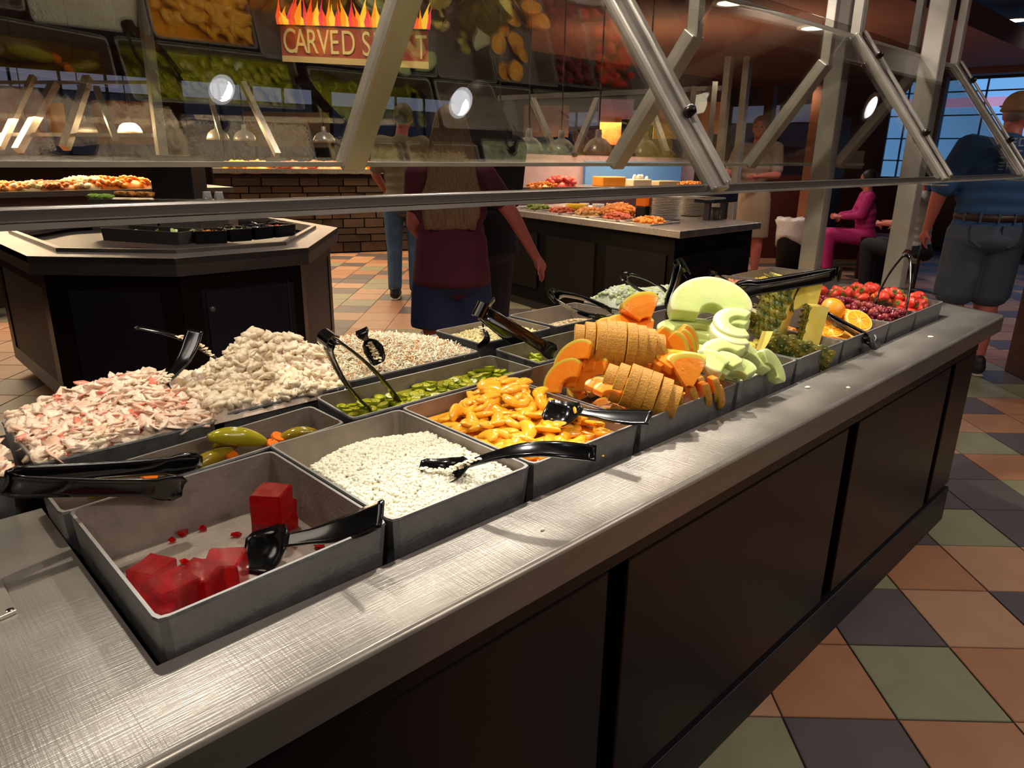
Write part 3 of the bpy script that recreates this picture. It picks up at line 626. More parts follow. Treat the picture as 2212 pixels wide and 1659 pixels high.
for i in range(22):
    wedge((ru(.70,.96),ru(.19,.47),.875+.012*(i%4)), (ru(-1,1),ru(-1,1),.2), (ru(-.4,.4),ru(-.4,.4),1), .06, .028, .014, 1.9, 'cantaloupe slice buried in the lower pile', 'buried cantaloupe slices')
for i in range(22):
    wedge((ru(1.05,1.24),ru(.22,.47),.875+.013*(i%6)), (ru(-1,1),ru(-1,1),.2), (ru(-.3,.3),ru(-.3,.3),1), .07, .035, .017, 2.2, 'honeydew slice in the lower pile', 'lower honeydew slices', HM, 'honeydew_slice')
hd = [(1535,690,1.66,.105,.03,.045,2.9,'big pale green honeydew half slice on top of its pile',toC*.75+UPV*.7,rt),
 (1505,722,1.63,.095,.05,.016,2.9,'flat honeydew slice, first below the top one',UPV+toC*.12,rt),(1500,741,1.62,.098,.05,.018,2.9,'flat honeydew slice, second below the top one',UPV+toC*.1,rt),
 (1518,757,1.61,.100,.05,.018,2.9,'flat honeydew slice, third below the top one',UPV+toC*.05,rt),
 (1500,785,1.58,.085,.04,.02,2.7,'honeydew slice in the middle of the pile, left side',UPV+toC*.2,rt),(1490,805,1.56,.085,.04,.02,2.7,'honeydew slice under the middle left one',UPV+toC*.2,rt)]
for px,py,D,ro,ri,t,ang,lb,z,x in hd: wedge(dep(px,py,D), -x if ro == .105 and False else x*1, z, ro, ri, t, ang, lb, 'stacked honeydew slices', HM, 'honeydew_slice')
def cshape(px,py,D,ro,lb,x,z,t=.026,ang=4.0): wedge(dep(px,py,D), x, z, ro, ro*.42, t, ang, lb, 'curled honeydew slices', HM, 'honeydew_slice')
cshape(1598,705,1.60,.060,'curled honeydew slice on the right, upper of two',rt*.2+F_*.9,UPV*.9+toC*.35)
cshape(1596,722,1.59,.064,'curled honeydew slice on the right, lower of two',rt*.2+F_*.9,UPV*.95+toC*.3)
cshape(1572,780,1.52,.062,'curled honeydew slice at the front of the pile',rt*.5+F_*.8,UPV*.9+toC*.45,.028,3.6)
for px,py,D,lb,x,z in ((1625,800,1.56,'honeydew wedge leaning toward the pineapple',rt*.5+UPV*-.5,toC*.3+UPV*.6+rt*.5),(1655,820,1.58,'honeydew wedge end at the right rim',rt*.5+UPV*-.6,toC*.5+UPV*.4+rt*.5),(1560,820,1.50,'honeydew wedge at the front rim',rt,toC*.5+UPV*.8),(1590,838,1.51,'pale honeydew wedge lowest at the front rim',rt,toC*.6+UPV*.7),(1530,822,1.50,'honeydew wedge touching the cantaloupe pile',rt,toC*.6+UPV*.7)):
    wedge(dep(px,py-8,D), x, z, .062, .026, .026, 2.0, lb, 'honeydew wedges at the rim', HM, 'honeydew_slice')

# ---------------------------------------------------------------- pineapple
PIN = mat('pineapple_flesh', '#e8cc3c', .35, 0, '#efe08a', 25, .7, .2, 120, coat=.2); PINR = mat('pineapple_rind', '#3d4c18', .55, 0, '#857a26', 38, .5, .8, 60, vor=True); PINW = mat('pineapple_core', '#e3dcae', .4, 0, '#efe9c8', 30, .6)
def pine(c, rind, z, Rr, Ln, ang, lb, core=True):
    x = Vector(rind).cross(Vector(z))
    e = empty('pineapple_piece', Vector(c), lb, 'fruit', 'rind-on pineapple pieces')
    m4 = TM(c, x, z); n = 12; mb = MB(); rd = MB(); V = []
    for k in range(9):
        zz = -Ln/2+Ln*k/8
        V += [m4@Vector((0,-Rr*.05,zz))]+[m4@Vector((math.cos(a)*Rr*.9, math.sin(a)*Rr*.9, zz)) for a in [PI/2-ang/2+ang*i/n for i in range(n+1)]]
    w = n+2; fs, mi = [], []
    for k in range(8):
        for i in range(w):
            fs.append((k*w+i, k*w+(i+1)%w, (k+1)*w+(i+1)%w, (k+1)*w+i))
    fs += [tuple(range(w))[::-1], tuple(8*w+i for i in range(w))]
    mb.add(V, fs); mb.build('flesh', PIN if rnd() < .5 else PINW, e)
    sh = MB()
    for k in range(9): sh.v += [m4@Vector((math.cos(a)*Rr*q, math.sin(a)*Rr*q, -Ln/2+Ln*k/8)) for q in (.905,.945) for a in [PI/2-ang/2+ang*i/12 for i in range(13)]]
    for k in range(8):
        for i in range(12):
            for o_ in (0,13): sh.f.append((k*26+o_+i, k*26+o_+i+1, (k+1)*26+o_+i+1, (k+1)*26+o_+i)); sh.m.append(0)
    rd.add(sh.v, sh.f, 0)
    for k in range(8):
        for i in range(7):
            a = PI/2-ang/2+ang*(i+.5+.5*(k%2-.5))/7; p = m4@Vector((math.cos(a)*Rr*.93, math.sin(a)*Rr*.93, -Ln/2+Ln*(k+.5)/8))
            nrm = (m4.to_3x3()@Vector((math.cos(a),math.sin(a),0))); q = Vector((0,0,1)).rotation_difference(nrm).to_matrix()
            rd.blob(p, Rr*ang/7*.66, Ln/8*.6, Rr*.03, 2, .15, 0 if rnd() < .7 else 2, q)
            rd.tube([p+nrm*Rr*.07, p+nrm*Rr*.17+Vector((0,0,.003))], [Rr*.04,.0004], 5, 1)
    rd.build('rind', [PINR, mat('pineapple_spike', '#8f7a34', .6), mat('pineapple_rind_yellow', '#7d6a1e', .6, 0, '#4a5218', 30, .5)], e, smooth=True)
pine(dep(1712,672,1.98), rt*-1+toC*.25, UPV+rt*.22, .095, .17, 1.45, 'tall pineapple wedge standing with its green rind toward the melon')
pine(dep(1752,655,1.96), UPV*.7-rt*.7, toC+rt*.2+UPV*.1, .075, .05, 2.0, 'pineapple wedge with pale cut face toward the camera at the top')
pine(dep(1635,672,2.02), UPV*-.4+toC*.5-rt*.3, rt-UPV*.5, .055, .14, 1.2, 'yellow pineapple wedge lying at the left behind the honeydew')
pine(dep(1775,715,1.93), UPV*-.1-rt*.8-toC*.3, UPV+rt*.12, .06, .13, 1.3, 'pineapple wedge in the middle with pale flesh to the right')
pine(dep(1712,738,1.87), toC*.75-UPV*.5, rt-UPV*.30, .07, .17, 1.7, 'long pineapple wedge along the front rim with dark rind')
pine(dep(1772,748,1.85), UPV*-.6-rt*.4, toC+UPV*.2, .05, .06, 1.7, 'small pineapple wedge with cut face out at the front corner')
for i in range(9): MB().blob((ru(1.33,1.5),ru(.2,.47),.89+.01*(i%3)), .02,.016,.012, 2, .15).build('pineapple_chunk', PIN, label='yellow pineapple chunk under the rind-on wedges', cat='fruit', group='pineapple chunks')

# ---------------------------------------------------------------- oranges
OR = mat('orange_peel', '#ee8a0c', .35, 0, '#f49a1a', 20, .6, .25, 300, coat=.2); ORF = mat('orange_pulp', '#f59a14', .25, 0, '#fbb030', 40, .6, .2, 120, coat=.4); ORP = mat('orange_pith', '#f6c46a', .5)
def orange(c, nrm, r0, lb, t=1):
    e = empty('orange_half', Vector(c), lb, 'fruit', 'cut oranges'); prof = [(max(.0005,r0*math.sin(a)), -r0*math.cos(a)*t) for a in [PI/2*i/8 for i in range(9)]]
    MB().lathe(c, prof, 24, axis=nrm).build('peel', OR, e, smooth=True)
    MB().lathe(c, [(r0*.985,0),(r0*.985,.0012),(r0*.86,.0014)], 24, axis=nrm).build('pith', ORP, e)
    mb = MB(); q = Vector((0,0,1)).rotation_difference(Vector(nrm)); k = 9
    for s in range(k):
        pts = [(.003,0)]+[(r0*.85,(2*PI/k)*(j/5-.5)*.86) for j in range(6)]
        vs = [Vector((a*math.cos(b+s*2*PI/k)+.004*math.cos(s*2*PI/k)*(a<.004), a*math.sin(b+s*2*PI/k)+.004*math.sin(s*2*PI/k)*(a<.004), z)) for z in (.001,.003) for a,b in pts]
        m = len(pts); mb.add([Vector(c)+q@v for v in vs], [tuple(range(m))[::-1], tuple(range(m,2*m))]+[(i,(i+1)%m,m+(i+1)%m,m+i) for i in range(m)])
    mb.build('segments', ORF, e)
orange(dep(1855,692,2.12), toC*.6+UPV*.75+rt*.1, .040, 'orange half with its cut face toward the front right')
orange(dep(1795,672,2.16), toC*-.5+UPV*-.2+rt*-.2, .040, 'orange half with peel up at the back of the orange pan')
orange(dep(1830,680,2.18), toC*.3+UPV*.9, .036, 'orange half tucked behind the front one')
for i,(px,py) in enumerate(((1775,722),(1782,738),(1800,745),(1818,752),(1835,755),(1795,715),(1812,728),(1840,738),(1858,742),(1780,705))):
    orange(dep(px,py,2.02+.008*i), toC*ru(.1,.5)+UPV*.9+rt*ru(-.3,.3), .036, 'orange slice in the pile below the tongs', .28)
for i in range(10): orange((ru(1.60,1.84),ru(.2,.46),.872+.015*(i%3)), (ru(-.4,.4),ru(-.4,.4),1), .036, 'orange slice buried in the orange pan', .4)

# ---------------------------------------------------------------- grapes, strawberries
GR = [mat('grape_'+n, a, .22, 0, b, 12, .7, sub=.1, coat=.25) for n,a,b in (('red','#6d1420','#8a2430'),('dark','#4a0d1c','#651622'),('pale','#8f3a34','#a04a40'))]
gm = []
for m in GR:
    me = MB().ellip((0,0,0), (.0098,.0098,.0112), 14).mesh('grape'); me.materials.append(m)
    for p in me.polygons: p.use_smooth = True
    gm.append(me)
n_g = 0; pts = []
while n_g < 250:
    x, y = ru(1.90,2.10), ru(.165,.48); u = (x-1.89)/.22; v = (y-.15)/.34
    zt = .925+.03*gs(u,v,.3,.6,.35); lay = n_g % 3; z = zt-lay*.015+ru(-.003,.006)
    if any((x-a)**2+(y-b)**2+(z-c)**2 < .0165**2 for a,b,c in pts): 
        if rnd() > .02: continue
    pts.append((x,y,z)); n_g += 1
    inst(random.choice(gm), 'grape', TM((x,y,z), rz=ru(0,6), rx=ru(0,3), s=ru(.92,1.12)), 'small round red grape among many in the grape pan', 'fruit', 'red grapes')
SB = mat('strawberry_red', '#cf2a1e', .3, 0, '#e04a30', 90, .4, .5, 160, coat=.3, vor=True); LEAF = mat('strawberry_leaf', '#5a7a26', .5)
sm = MB().lathe((0,0,0), [(.001,-.024),(.006,-.022),(.012,-.012),(.0165,0),(.017,.008),(.013,.015),(.003,.017)], 14).mesh('fruit_body'); sm.materials.append(SB)
for p in sm.polygons: p.use_smooth = True
lb_ = MB()
for k in range(6):
    a = 2*PI*k/6; d = Vector((math.cos(a),math.sin(a),0)); s = Vector((-d.y,d.x,0))
    lb_.add([Vector((0,0,.017)),d*.007+s*.003+Vector((0,0,.019)),d*.015+Vector((0,0,.015)),d*.007-s*.003+Vector((0,0,.019)),Vector((0,0,.0162))],[(0,1,2,3),(4,3,2,1)])
lb_.tube([(0,0,.016),(0,.002,.024)], .001, 5); lm = lb_.mesh('calyx'); lm.materials.append(LEAF)
for i in range(58):
    x, y = ru(2.14,2.36), ru(.17,.48); z = .905+.016*(i%3)+.02*gs((x-2.12)/.25,(y-.15)/.34,.4,.6,.4)
    e = empty('strawberry', (0,0,0), 'ripe red strawberry in the pan at the far end of the front row', 'fruit', 'strawberries')
    e.matrix_world = TM((x,y,z), rz=ru(0,6), rx=ru(.3,2.4), s=ru(.85,1.15))
    for me, nm in ((sm,'fruit_body'),(lm,'calyx')):
        o = bpy.data.objects.new(nm, me); COL.objects.link(o); o.parent = e
for (px,py,lb) in ((1895,640,'apricot coloured strawberry slice left of the grape tongs'),(1925,648,'red strawberry half behind the grape tongs')):
    MB().ellip(dep(px,py,2.5), (.03,.02,.012)).build('strawberry_slice', mat('pale_berry', '#ee8a50', .3), label=lb, cat='fruit', group='strawberry slices', smooth=True)
#@@MORE@@
# ---------------------------------------------------------------- spoons and tongs
def sweep(mb, pts, secs, up, mi=0):
    """secs: list of (half width, thickness, dish depth); closed dished strip along pts"""
    k = len(pts); n = 7; base = len(mb.v); up = Vector(up)
    for i in range(k):
        d = (pts[min(i+1,k-1)]-pts[max(i-1,0)]).normalized(); sd = d.cross(up).normalized(); u = sd.cross(d).normalized(); w, t, dd = secs[i]
        top = [pts[i]+sd*(w*(-1+2*j/(n-1)))-u*(dd*(1-(-1+2*j/(n-1))**2)) for j in range(n)]
        mb.v += top+[p-u*t for p in top[::-1]]
    m = 2*n
    for i in range(k-1):
        for j in range(m): mb.f.append((base+i*m+j, base+i*m+(j+1)%m, base+(i+1)*m+(j+1)%m, base+(i+1)*m+j)); mb.m.append(mi)
    mb.f.append(tuple(base+j for j in range(m))[::-1]); mb.m.append(mi); mb.f.append(tuple(base+(k-1)*m+j for j in range(m))); mb.m.append(mi)
def lerpn(tab, t):
    for (a, va), (b, vb) in zip(tab, tab[1:]):
        if t <= b:
            s = (t-a)/(b-a); s = s*s*(3-2*s); return tuple(x+(y-x)*s for x,y in zip(va,vb))
    return tab[-1][1]
def spoon(tip, end, label, up=(0,0,1), arc=.03, bowl=.075, bw=.032, hw=.012, name='serving_spoon', smear=None, nbow=.012, grp='black serving spoons'):
    tip, end = Vector(tip), Vector(end); L = (end-tip).length; b = bowl/L; up = Vector(up)
    e = empty(name, tip, label, 'spoon', grp)
    def P(t):
        p = tip.lerp(end, t); d = (end-tip).normalized(); u = (up-d*up.dot(d)).normalized()
        return p+u*(arc*math.sin(PI*min(1,max(0,(t-b)/(1-b))))-nbow*math.sin(PI*min(1,t/b)) if t > 0 else 0)
    tb = [(0,(bw*.55,.0015,.002)),(.12*b,(bw*.85,.002,.006)),(.55*b,(bw,.0022,.013)),(.85*b,(bw*.8,.0025,.009)),(1.02*b,(bw*.28,.003,.001))]
    ts = [b*1.02*i/12 for i in range(13)]; mb = MB(); sweep(mb, [P(t) for t in ts], [lerpn(tb,t) for t in ts], up); mb.build('bowl', BLK, e, smooth=True)
    th = [(1.0*b,(bw*.25,.004,.0)),(b+(1-b)*.18,(hw*.62,.0055,.001)),(b+(1-b)*.55,(hw*1.05,.005,.0015)),(b+(1-b)*.8,(hw*1.2,.0045,.0015)),(1,(hw*1.15,.004,.001))]
    ts = [b+(1-b)*i/18 for i in range(19)]; mb = MB(); sweep(mb, [P(t) for t in ts], [lerpn(th,t) for t in ts], up); mb.build('handle', BLK, e, smooth=True)
    if smear:
        t0, t1 = smear; mb = MB()
        for i in range(60): mb.blob(P(ru(t0,t1))+Vector((ru(-.006,.006),ru(-.006,.006),.001)), ru(.002,.006), None, .0015, 1, .3)
        mb.build('salad_residue', CREAM, e)
    return e
def tongs(hinge, ta, tb_, label, w=.021, head=.021, group='black serving tongs', bulge=.02, round_=False):
    hinge, ta, tb_ = Vector(hinge), Vector(ta), Vector(tb_); e = empty('serving_tongs', hinge, label, 'tongs', group)
    m = (ta+tb_)/2; ax = (m-hinge).normalized(); sp = (ta-tb_); sp = (sp-ax*sp.dot(ax)).normalized(); wd = ax.cross(sp).normalized()
    for s, tip in ((1,ta),(-1,tb_)):
        L = (tip-hinge).length; pts, secs = [], []
        for i in range(21):
            t = i/20; p = hinge.lerp(tip,t)+sp*s*(.011*min(1,t/.06))*(1-t)+sp*s*bulge*math.sin(PI*t)*.5; pts.append(p)
            hd = max(0,(t-.80)/.2)
            secs.append((w/2*(1-.18*math.sin(PI*t))*(1-hd)+ (head*(math.sin(PI*(.12+.80*hd))**.5) if hd > 0 else 0)*hd + (w/2*.5*(1-hd) if 0 < hd < .4 else 0)*.3, .003, .0035 if t < .8 else .006*hd))
        mb = MB(); sweep(mb, pts, secs, sp*s); mb.build('arm', BLK, e, smooth=True)
    c = hinge-ax*.002; pts = [c+sp*(.0135*math.cos(a))-ax*(.0135*math.sin(a)) for a in [PI*i/8 for i in range(9)]]
    mb = MB(); k = len(pts)
    for i in range(k-1): mb.bar(pts[i], pts[i+1], w, .003, up=wd.cross((pts[i+1]-pts[i]).normalized()))
    mb.build('spring_bend', BLK, e)
    return e
spoon(az(524,1192,.866), az(822,1108,.968), 'wide black serving spoon lying in the gelatin pan', up=UPV+toC*.75, arc=-.010, bowl=.078, bw=.036, hw=.016)
spoon(az(905,1010,.930), az(1288,978,.985), 'black serving spoon with creamy bowl in the cottage cheese', up=UPV+toC*.5, arc=.022, bowl=.078, bw=.026, hw=.012, smear=(.02,.36))
spoon(az(1178,880,.945), az(1405,900,.962), 'black serving spoon resting on the peach slices', up=UPV+toC*.5, arc=-.004, bowl=.066, bw=.034, hw=.015)
q0 = az(322,880,.94); q1 = at(420,712,1,q0.y+.05)
spoon(q0, q1, 'black ladle standing in the crab salad, leaning right', up=toC-rt*.3, arc=-.012, bowl=.055, bw=.020, hw=.015, smear=(.05,.42))
q0 = az(530,800,.955); q1 = at(292,705,1,q0.y+.10)
spoon(q0, q1, 'thin black ladle stuck in the chicken salad, leaning left', up=UPV, arc=.014, bowl=.05, bw=.012, hw=.006, smear=(.3,.65))
q0 = az(818,785,.95); q1 = at(780,710,1,q0.y+.03)
spoon(q0, q1, 'black spoon standing in the coleslaw', up=toC, arc=.012, bowl=.055, bw=.022, hw=.012, smear=(.05,.6))
q0 = az(1030,748,.925); q1 = at(1066,645,1,q0.y+.02)
spoon(q0, q1, 'black spoon upright in the macaroni salad', up=-rt, arc=.012, bowl=.045, bw=.018, hw=.012, smear=(.05,.4))
tongs(az(2,1042,1.0), az(430,1000,.93), az(400,1056,.925), 'black tongs lying open across the whole pickled peppers', .034, .026, bulge=.0)
h = dep(712,735,1.28); tongs(h, az(862,866,.905), az(795,884,.905), 'black tongs spread in the jalapeno slices', .032, .022)
h = dep(1040,672,1.62); tongs(h, az(1200,765,.93), az(1130,752,.90), 'black tongs standing in the pepper rings', .034, .024)
h = dep(1200,640,2.0); tongs(h, dep(1325,672,1.92), dep(1312,690,1.92), 'black tongs pointing left over the creamy vegetable salad', .045, .03)
h = dep(1352,597,2.25); tongs(h, dep(1440,628,2.25), dep(1420,640,2.25), 'thin black tongs behind the top cantaloupe wedge', .026, .02)
h = dep(1472,582,1.78); tongs(h, dep(1440,672,1.72), dep(1444,690,1.70), 'black tongs standing between cantaloupe and honeydew', .048, .018, bulge=.0)
h = dep(1803,592,1.90); tongs(h, dep(1582,626,1.84), dep(1588,634,1.82), 'long black tongs lying across the pineapple', .034, .028, bulge=.01)
h = dep(1540,594,2.5); tongs(h, dep(1592,632,2.4), dep(1528,630,2.5), 'small black tongs in the bean salad', .022, .018)
h = dep(1884,738,1.98); tongs(h, dep(1772,668,2.12), dep(1768,674,2.12), 'black tongs hanging over the counter edge from the oranges', .042, .018, bulge=.0)
h = dep(1960,550,2.38); tongs(h, dep(1888,655,2.28), dep(1953,685,2.26), 'dark tongs standing open over the grapes', .014, .014)
spoon(dep(1878,612,2.72), dep(2035,640,2.65), 'dark ladle lying behind the strawberries', arc=.01, bowl=.09, bw=.04, hw=.014)
for px,py,s in ((1745,836,.008),(1832,837,.007),(2010,727,.012),(1172,1143,.004)):
    p = az(px,py,H+.002); MB().blob(p, s, s*.6, .002, 2, .2).build('food_crumb', mat('crumb', '#e9e2cf', .5), label='pale food crumb dropped on the worktop', cat='crumb', group='crumbs on the worktop')

# ---------------------------------------------------------------- sneeze guard
guard = empty('sneeze_guard', (1.2,.55,1.33), 'A-shaped glass sneeze guard of steel tubes above the salad bar', 'sneeze guard')
FR = [-.75,.845,2.137,3.131]; BR = [-.9,.584,1.572,2.446,3.3]
ft, fb_, bt, bb = Vector((0,.47,1.755)), Vector((0,.15,1.335)), Vector((0,.695,1.72)), Vector((0,.95,1.362))
def X(v, x): return Vector((x, v.y, v.z))
for i, x in enumerate(FR):
    m = MB(); m.bar(X(fb_,x)+Vector((0,-.006,-.006)), X(ft,x), .03, .03, up=(0,.8,.6)); m = MB().bar(X(fb_,x)+Vector((0,-.006,-.006)), X(ft,x), .050, .022, up=(0,.8,.6)); m.bar(X(fb_,x)+Vector((.012,-.018,.008)), X(ft,x)+Vector((.012,-.018,.014)), .020, .008, up=(0,.8,.6)); m.build('front_arm', STEELT, guard, bev=.003)
    MB().bar(X(ft,x)+Vector((0,0,-.012)), Vector((x,.47,2.42)), .032, .032, up=(0,1,0)).build('hanger', STEELT, guard, bev=.003)
    for t in (.28,.82):
        p = X(fb_,x).lerp(X(ft,x),t)+Vector((0,-.022,.016)); MB().lathe(p, [(.001,-.012),(.009,-.012),(.011,-.003),(.010,.006),(.004,.010),(.001,.011)], 12, axis=(0,-.8,.6)).build('clamp_knob', mat('dark_bolt', '#2a221e', .3, .7), guard, smooth=True)
    if i: MB().prism([(x-.05,.135),(x+.012,.135),(x+.012,.20),(x-.02,.20)], 1.315, 1.318).build('gusset_plate', STEELT, guard)
for i, x in enumerate(BR):
    MB().bar(X(bb,x)+Vector((0,.006,-.008)), X(bt,x), .058, .04, up=(0,.8,-.6)).build('rear_arm', STEELT, guard, bev=.003)
    MB().bar(X(bt,x)+Vector((0,0,-.014)), Vector((x,.695,2.42)), .034, .034, up=(0,1,0)).build('hanger', STEELT, guard, bev=.003)
MB().box((-1.6,.150,1.3285),(3.6,.168,1.341)).build('front_rail', mat('rail_steel','#8a8380',.3,.8), guard, bev=.002); MB().box((-1.6,.147,1.323),(3.6,.172,1.328)).build('rail_lip', STEELT, guard)
MB().box((-1.6,.942,1.353),(3.6,.956,1.364)).build('rear_rail', STEELT, guard, bev=.001)
MB().bar((-1.6,.472,1.752),(3.2,.472,1.752), .012, .008).build('front_top_strip', STEELT, guard)
for a, b in zip(FR, FR[1:]):
    g = MB(); p = [X(fb_,a+.006),X(fb_,b-.006),X(ft,b-.006),X(ft,a+.006)]; n = Vector((0,-.794,.607)); g.add([v-n*.003 for v in p]+[v+n*.003 for v in p], [(0,1,2,3),(4,5,6,7),(0,1,5,4),(1,2,6,5),(2,3,7,6),(3,0,4,7)]); g.build('front_pane', GLASS, guard)
for a, b in zip(BR, BR[1:]):
    g = MB(); p = [X(bb,a+.012),X(bb,b-.012),X(bt,b-.012)+Vector((0,-.08,.11)),X(bt,a+.012)+Vector((0,-.08,.11))]; n = Vector((0,.8,.6)); g.add([v-n*.003 for v in p]+[v+n*.003 for v in p], [(0,1,2,3),(4,5,6,7),(0,1,5,4),(1,2,6,5),(2,3,7,6),(3,0,4,7)]); g.build('rear_pane', GLASSB, guard)
for (x,y) in ((2.70,.76),(2.74,.43)):
    MB().box((x-.035,y-.035,H),(x+.035,y+.035,2.42)).build('support_post', STEELT, guard, bev=.004)

# ---------------------------------------------------------------- octagonal island with garnish pans
isl = empty('buffet_island', (1.4,4.2,0), 'octagonal dark buffet island with a steel top on the left', 'counter')
OC = [(.395,3.57),(.906,3.07),(1.602,3.05),(2.30,3.90),(2.34,4.75),(1.7,5.35),(.9,5.35),(.395,4.85)]
cx, cy = 1.37, 4.2
def scl(P, k): return [(cx+(x-cx)*k, cy+(y-cy)*k) for x,y in P]
def ringprism(mb, A, B, z0, z1):
    n = len(A); vs = [(x,y,z0) for x,y in A]+[(x,y,z1) for x,y in A]+[(x,y,z1) for x,y in B]+[(x,y,z0) for x,y in B]
    mb.add(vs, [(a*n+i, a*n+(i+1)%n, ((a+1)%4)*n+(i+1)%n, ((a+1)%4)*n+i) for a in range(4) for i in range(n)])
m = MB(); ringprism(m, OC, scl(OC,.84), H-.035, H); m.build('top_rim', mat('island_steel','#6f6a67',.36,.8,'#857f7a',6,.6,.1,90), isl, bev=.002)
m = MB(); ringprism(m, OC, scl(OC,.985), H-.09, H-.002); m.build('apron', mat('dull_steel', '#5b5654', .4, .7), isl)
m = MB(); ringprism(m, scl(OC,.85), scl(OC,.82), H-.01, H+.018); m.build('raised_lip', MATS['island_steel'], isl)
MB().prism(scl(OC,.83), H-.06, H-.05).build('well_floor', mat('dull_steel2', '#4a4746', .4, .7), isl)
OB = scl(OC,.93); MB().prism(OB, .10, H-.06).build('body', NAVY, isl)
MB().prism(scl(OC,.86), 0, .10).build('toe_kick', DARKG, isl)
for i in range(8):
    a, b = Vector((*OB[i],0)), Vector((*OB[(i+1)%8],0)); d = (b-a).normalized(); nn = Vector((d.y,-d.x,0)); L = (b-a).length
    p = a+nn*.006
    for (s0,s1,z0,z1) in ((0,.10,.10,.80),(L-.10,L,.10,.80),(.10,L-.10,.10,.19),(.10,L-.10,.70,.80)):
        MB().add([q for z in (z0,z1) for q in (p+d*s0+Vector((0,0,z)), p+d*s1+Vector((0,0,z)), p+d*s1-nn*.02+Vector((0,0,z)), p+d*s0-nn*.02+Vector((0,0,z)))], [(0,1,2,3)[::-1],(4,5,6,7),(0,1,5,4),(1,2,6,5),(2,3,7,6),(3,0,4,7)]).build('panel_frame', DARKW, isl)
a = Vector((*OB[1],0)); b = Vector((*OB[2],0)); d = (b-a).normalized(); nn = Vector((d.y,-d.x,0))
dr = MB(); 
dr.add([q for z in (.2,.69) for q in (a+d*.12+nn*.012+Vector((0,0,z)), b-d*.05+nn*.012+Vector((0,0,z)), b-d*.05-nn*.01+Vector((0,0,z)), a+d*.12-nn*.01+Vector((0,0,z)))], [(0,1,2,3)[::-1],(4,5,6,7),(0,1,5,4),(1,2,6,5),(2,3,7,6),(3,0,4,7)])
door = dr.build('door', NAVY, isl)
kp = at(459,668,1,3.03); MB().ellip(kp, (.014,.012,.014)).build('door_knob', mat('knob_grey', '#77727a', .3, .5), door, smooth=True)
hg = at(622,640,1,3.04); MB().box((hg.x-.002,hg.y-.01,.2),(hg.x+.004,hg.y,.72)).build('hinge', mat('hinge_steel', '#4a4850', .35, .8), door)
def boxpan(px0,py0,px1,py1,dpt,label,mt=BLKM,zt=.955,h=.07,food=None):
    p, q = az(px0,py0,zt), az(px1,py1,zt); d = (q-p); d.z = 0; L = d.length; d.normalize(); n = Vector((-d.y,d.x,0)); c = [p, p+d*L, p+d*L+n*dpt, p+n*dpt]
    pan([(v.x,v.y) for v in c], zt, zt-h, label, 'garnish pans on the island', .004, .004, 'garnish_pan', m=mt)
    return c
gp = mat('grey_pan', '#57534f', .45, .2)
c = boxpan(215,492,385,502,.20,'long grey garnish pan of limes on the island',gp)
LIME = mat('lime_peel', '#5c8a20', .35); LIMEF = mat('lime_flesh', '#b9cc70', .3)
for i in range(9):
    o = c[0]+(c[1]-c[0])*ru(.35,.95)+(c[3]-c[0])*ru(.2,.8); mb = MB().lathe((0,0,0), [(.001,-.02),(.018,-.015),(.028,0),(.001,.001)], 12); mb.m = [0]*len(mb.m); mb.m[-13:] = [1]*13
    me = mb.mesh('lime_half'); me.materials.append(LIME); me.materials.append(LIMEF); inst(me, 'lime_half', TM((o.x,o.y,.935), rz=ru(0,6), rx=ru(-1,1)), 'cut lime piece in the long grey garnish pan', 'fruit', 'lime pieces')
for i,(x0,x1,lb,fc,gl) in enumerate(((418,490,'shredded orange cheese','#e39a35','cheese'),(495,545,'chopped green lettuce','#a9bf55','lettuce'),(550,592,'black olives','#33291f','olives'),(598,640,'diced red tomato','#c43a35','tomato'))):
    c = boxpan(x0,500-4*i,x1,498-5*i,.17,'small dark garnish pan of %s on the island' % lb)
    mb = MB()
    for k in range(160):
        o = c[0]+(c[1]-c[0])*ru(.08,.92)+(c[3]-c[0])*ru(.08,.92); mb.blob((o.x,o.y,.925+ru(0,.02)), ru(.006,.014), .006, .004, 1, .3, 0, rrot())
    mb.build('garnish', mat('garnish_'+gl, fc, .5), label='%s in its small garnish pan' % lb, cat='garnish', kind='stuff')
    if i < 3: spoon(Vector((c[0].x*.4+c[2].x*.6, c[0].y*.4+c[2].y*.6, .95)), Vector((c[1].x,c[1].y,.975))+(c[1]-c[0])*.25, ('black scoop resting in the '+lb), arc=.02, bowl=.06, bw=.02, hw=.012, grp='black scoops on the island')
# rear level of the island: black box, tray, cups
p = dep(330,427,4.62); q = dep(420,425,4.62); MB().prism([(p.x,p.y),(q.x,q.y),(q.x+.17,q.y+.2),(p.x+.17,p.y+.2)], H, 1.34).build('black_housing', BLKM, label='glossy black square box standing on the island below the glass', cat='box', bev=.006)
t = MB(); 
ZT = dep(338,432,4.5).z
for a_, b_, zz in ((190,332,1.0),(338,490,1.0)):
    p, q = dep(a_,432,4.5), dep(b_,430,4.5); p.z = ZT; t.prism([(p.x,p.y),(q.x,q.y),(q.x+.12,q.y+.14),(p.x+.12,p.y+.14)], H-.0, p.z+.0)
t.build('steel_tray_stand', STEEL, label='low steel tray stand beside the black box on the island', cat='tray')
for i,(px,py) in enumerate(((448,430),(474,434))):
    p = dep(px,py,4.56); p.z = ZT+.021; MB().lathe(p, [(.030,-.02),(.028,.0),(.024,.025),(.022,.032),(.001,.033)], 16).build('plastic_cup', mat('clear_cup', '#c9ccd0', .25, trans=.4), label=('frosted upturned cup nearest the black box' if i == 0 else 'frosted upturned cup at the right end of the tray'), cat='cup', group='upturned cups', smooth=True)
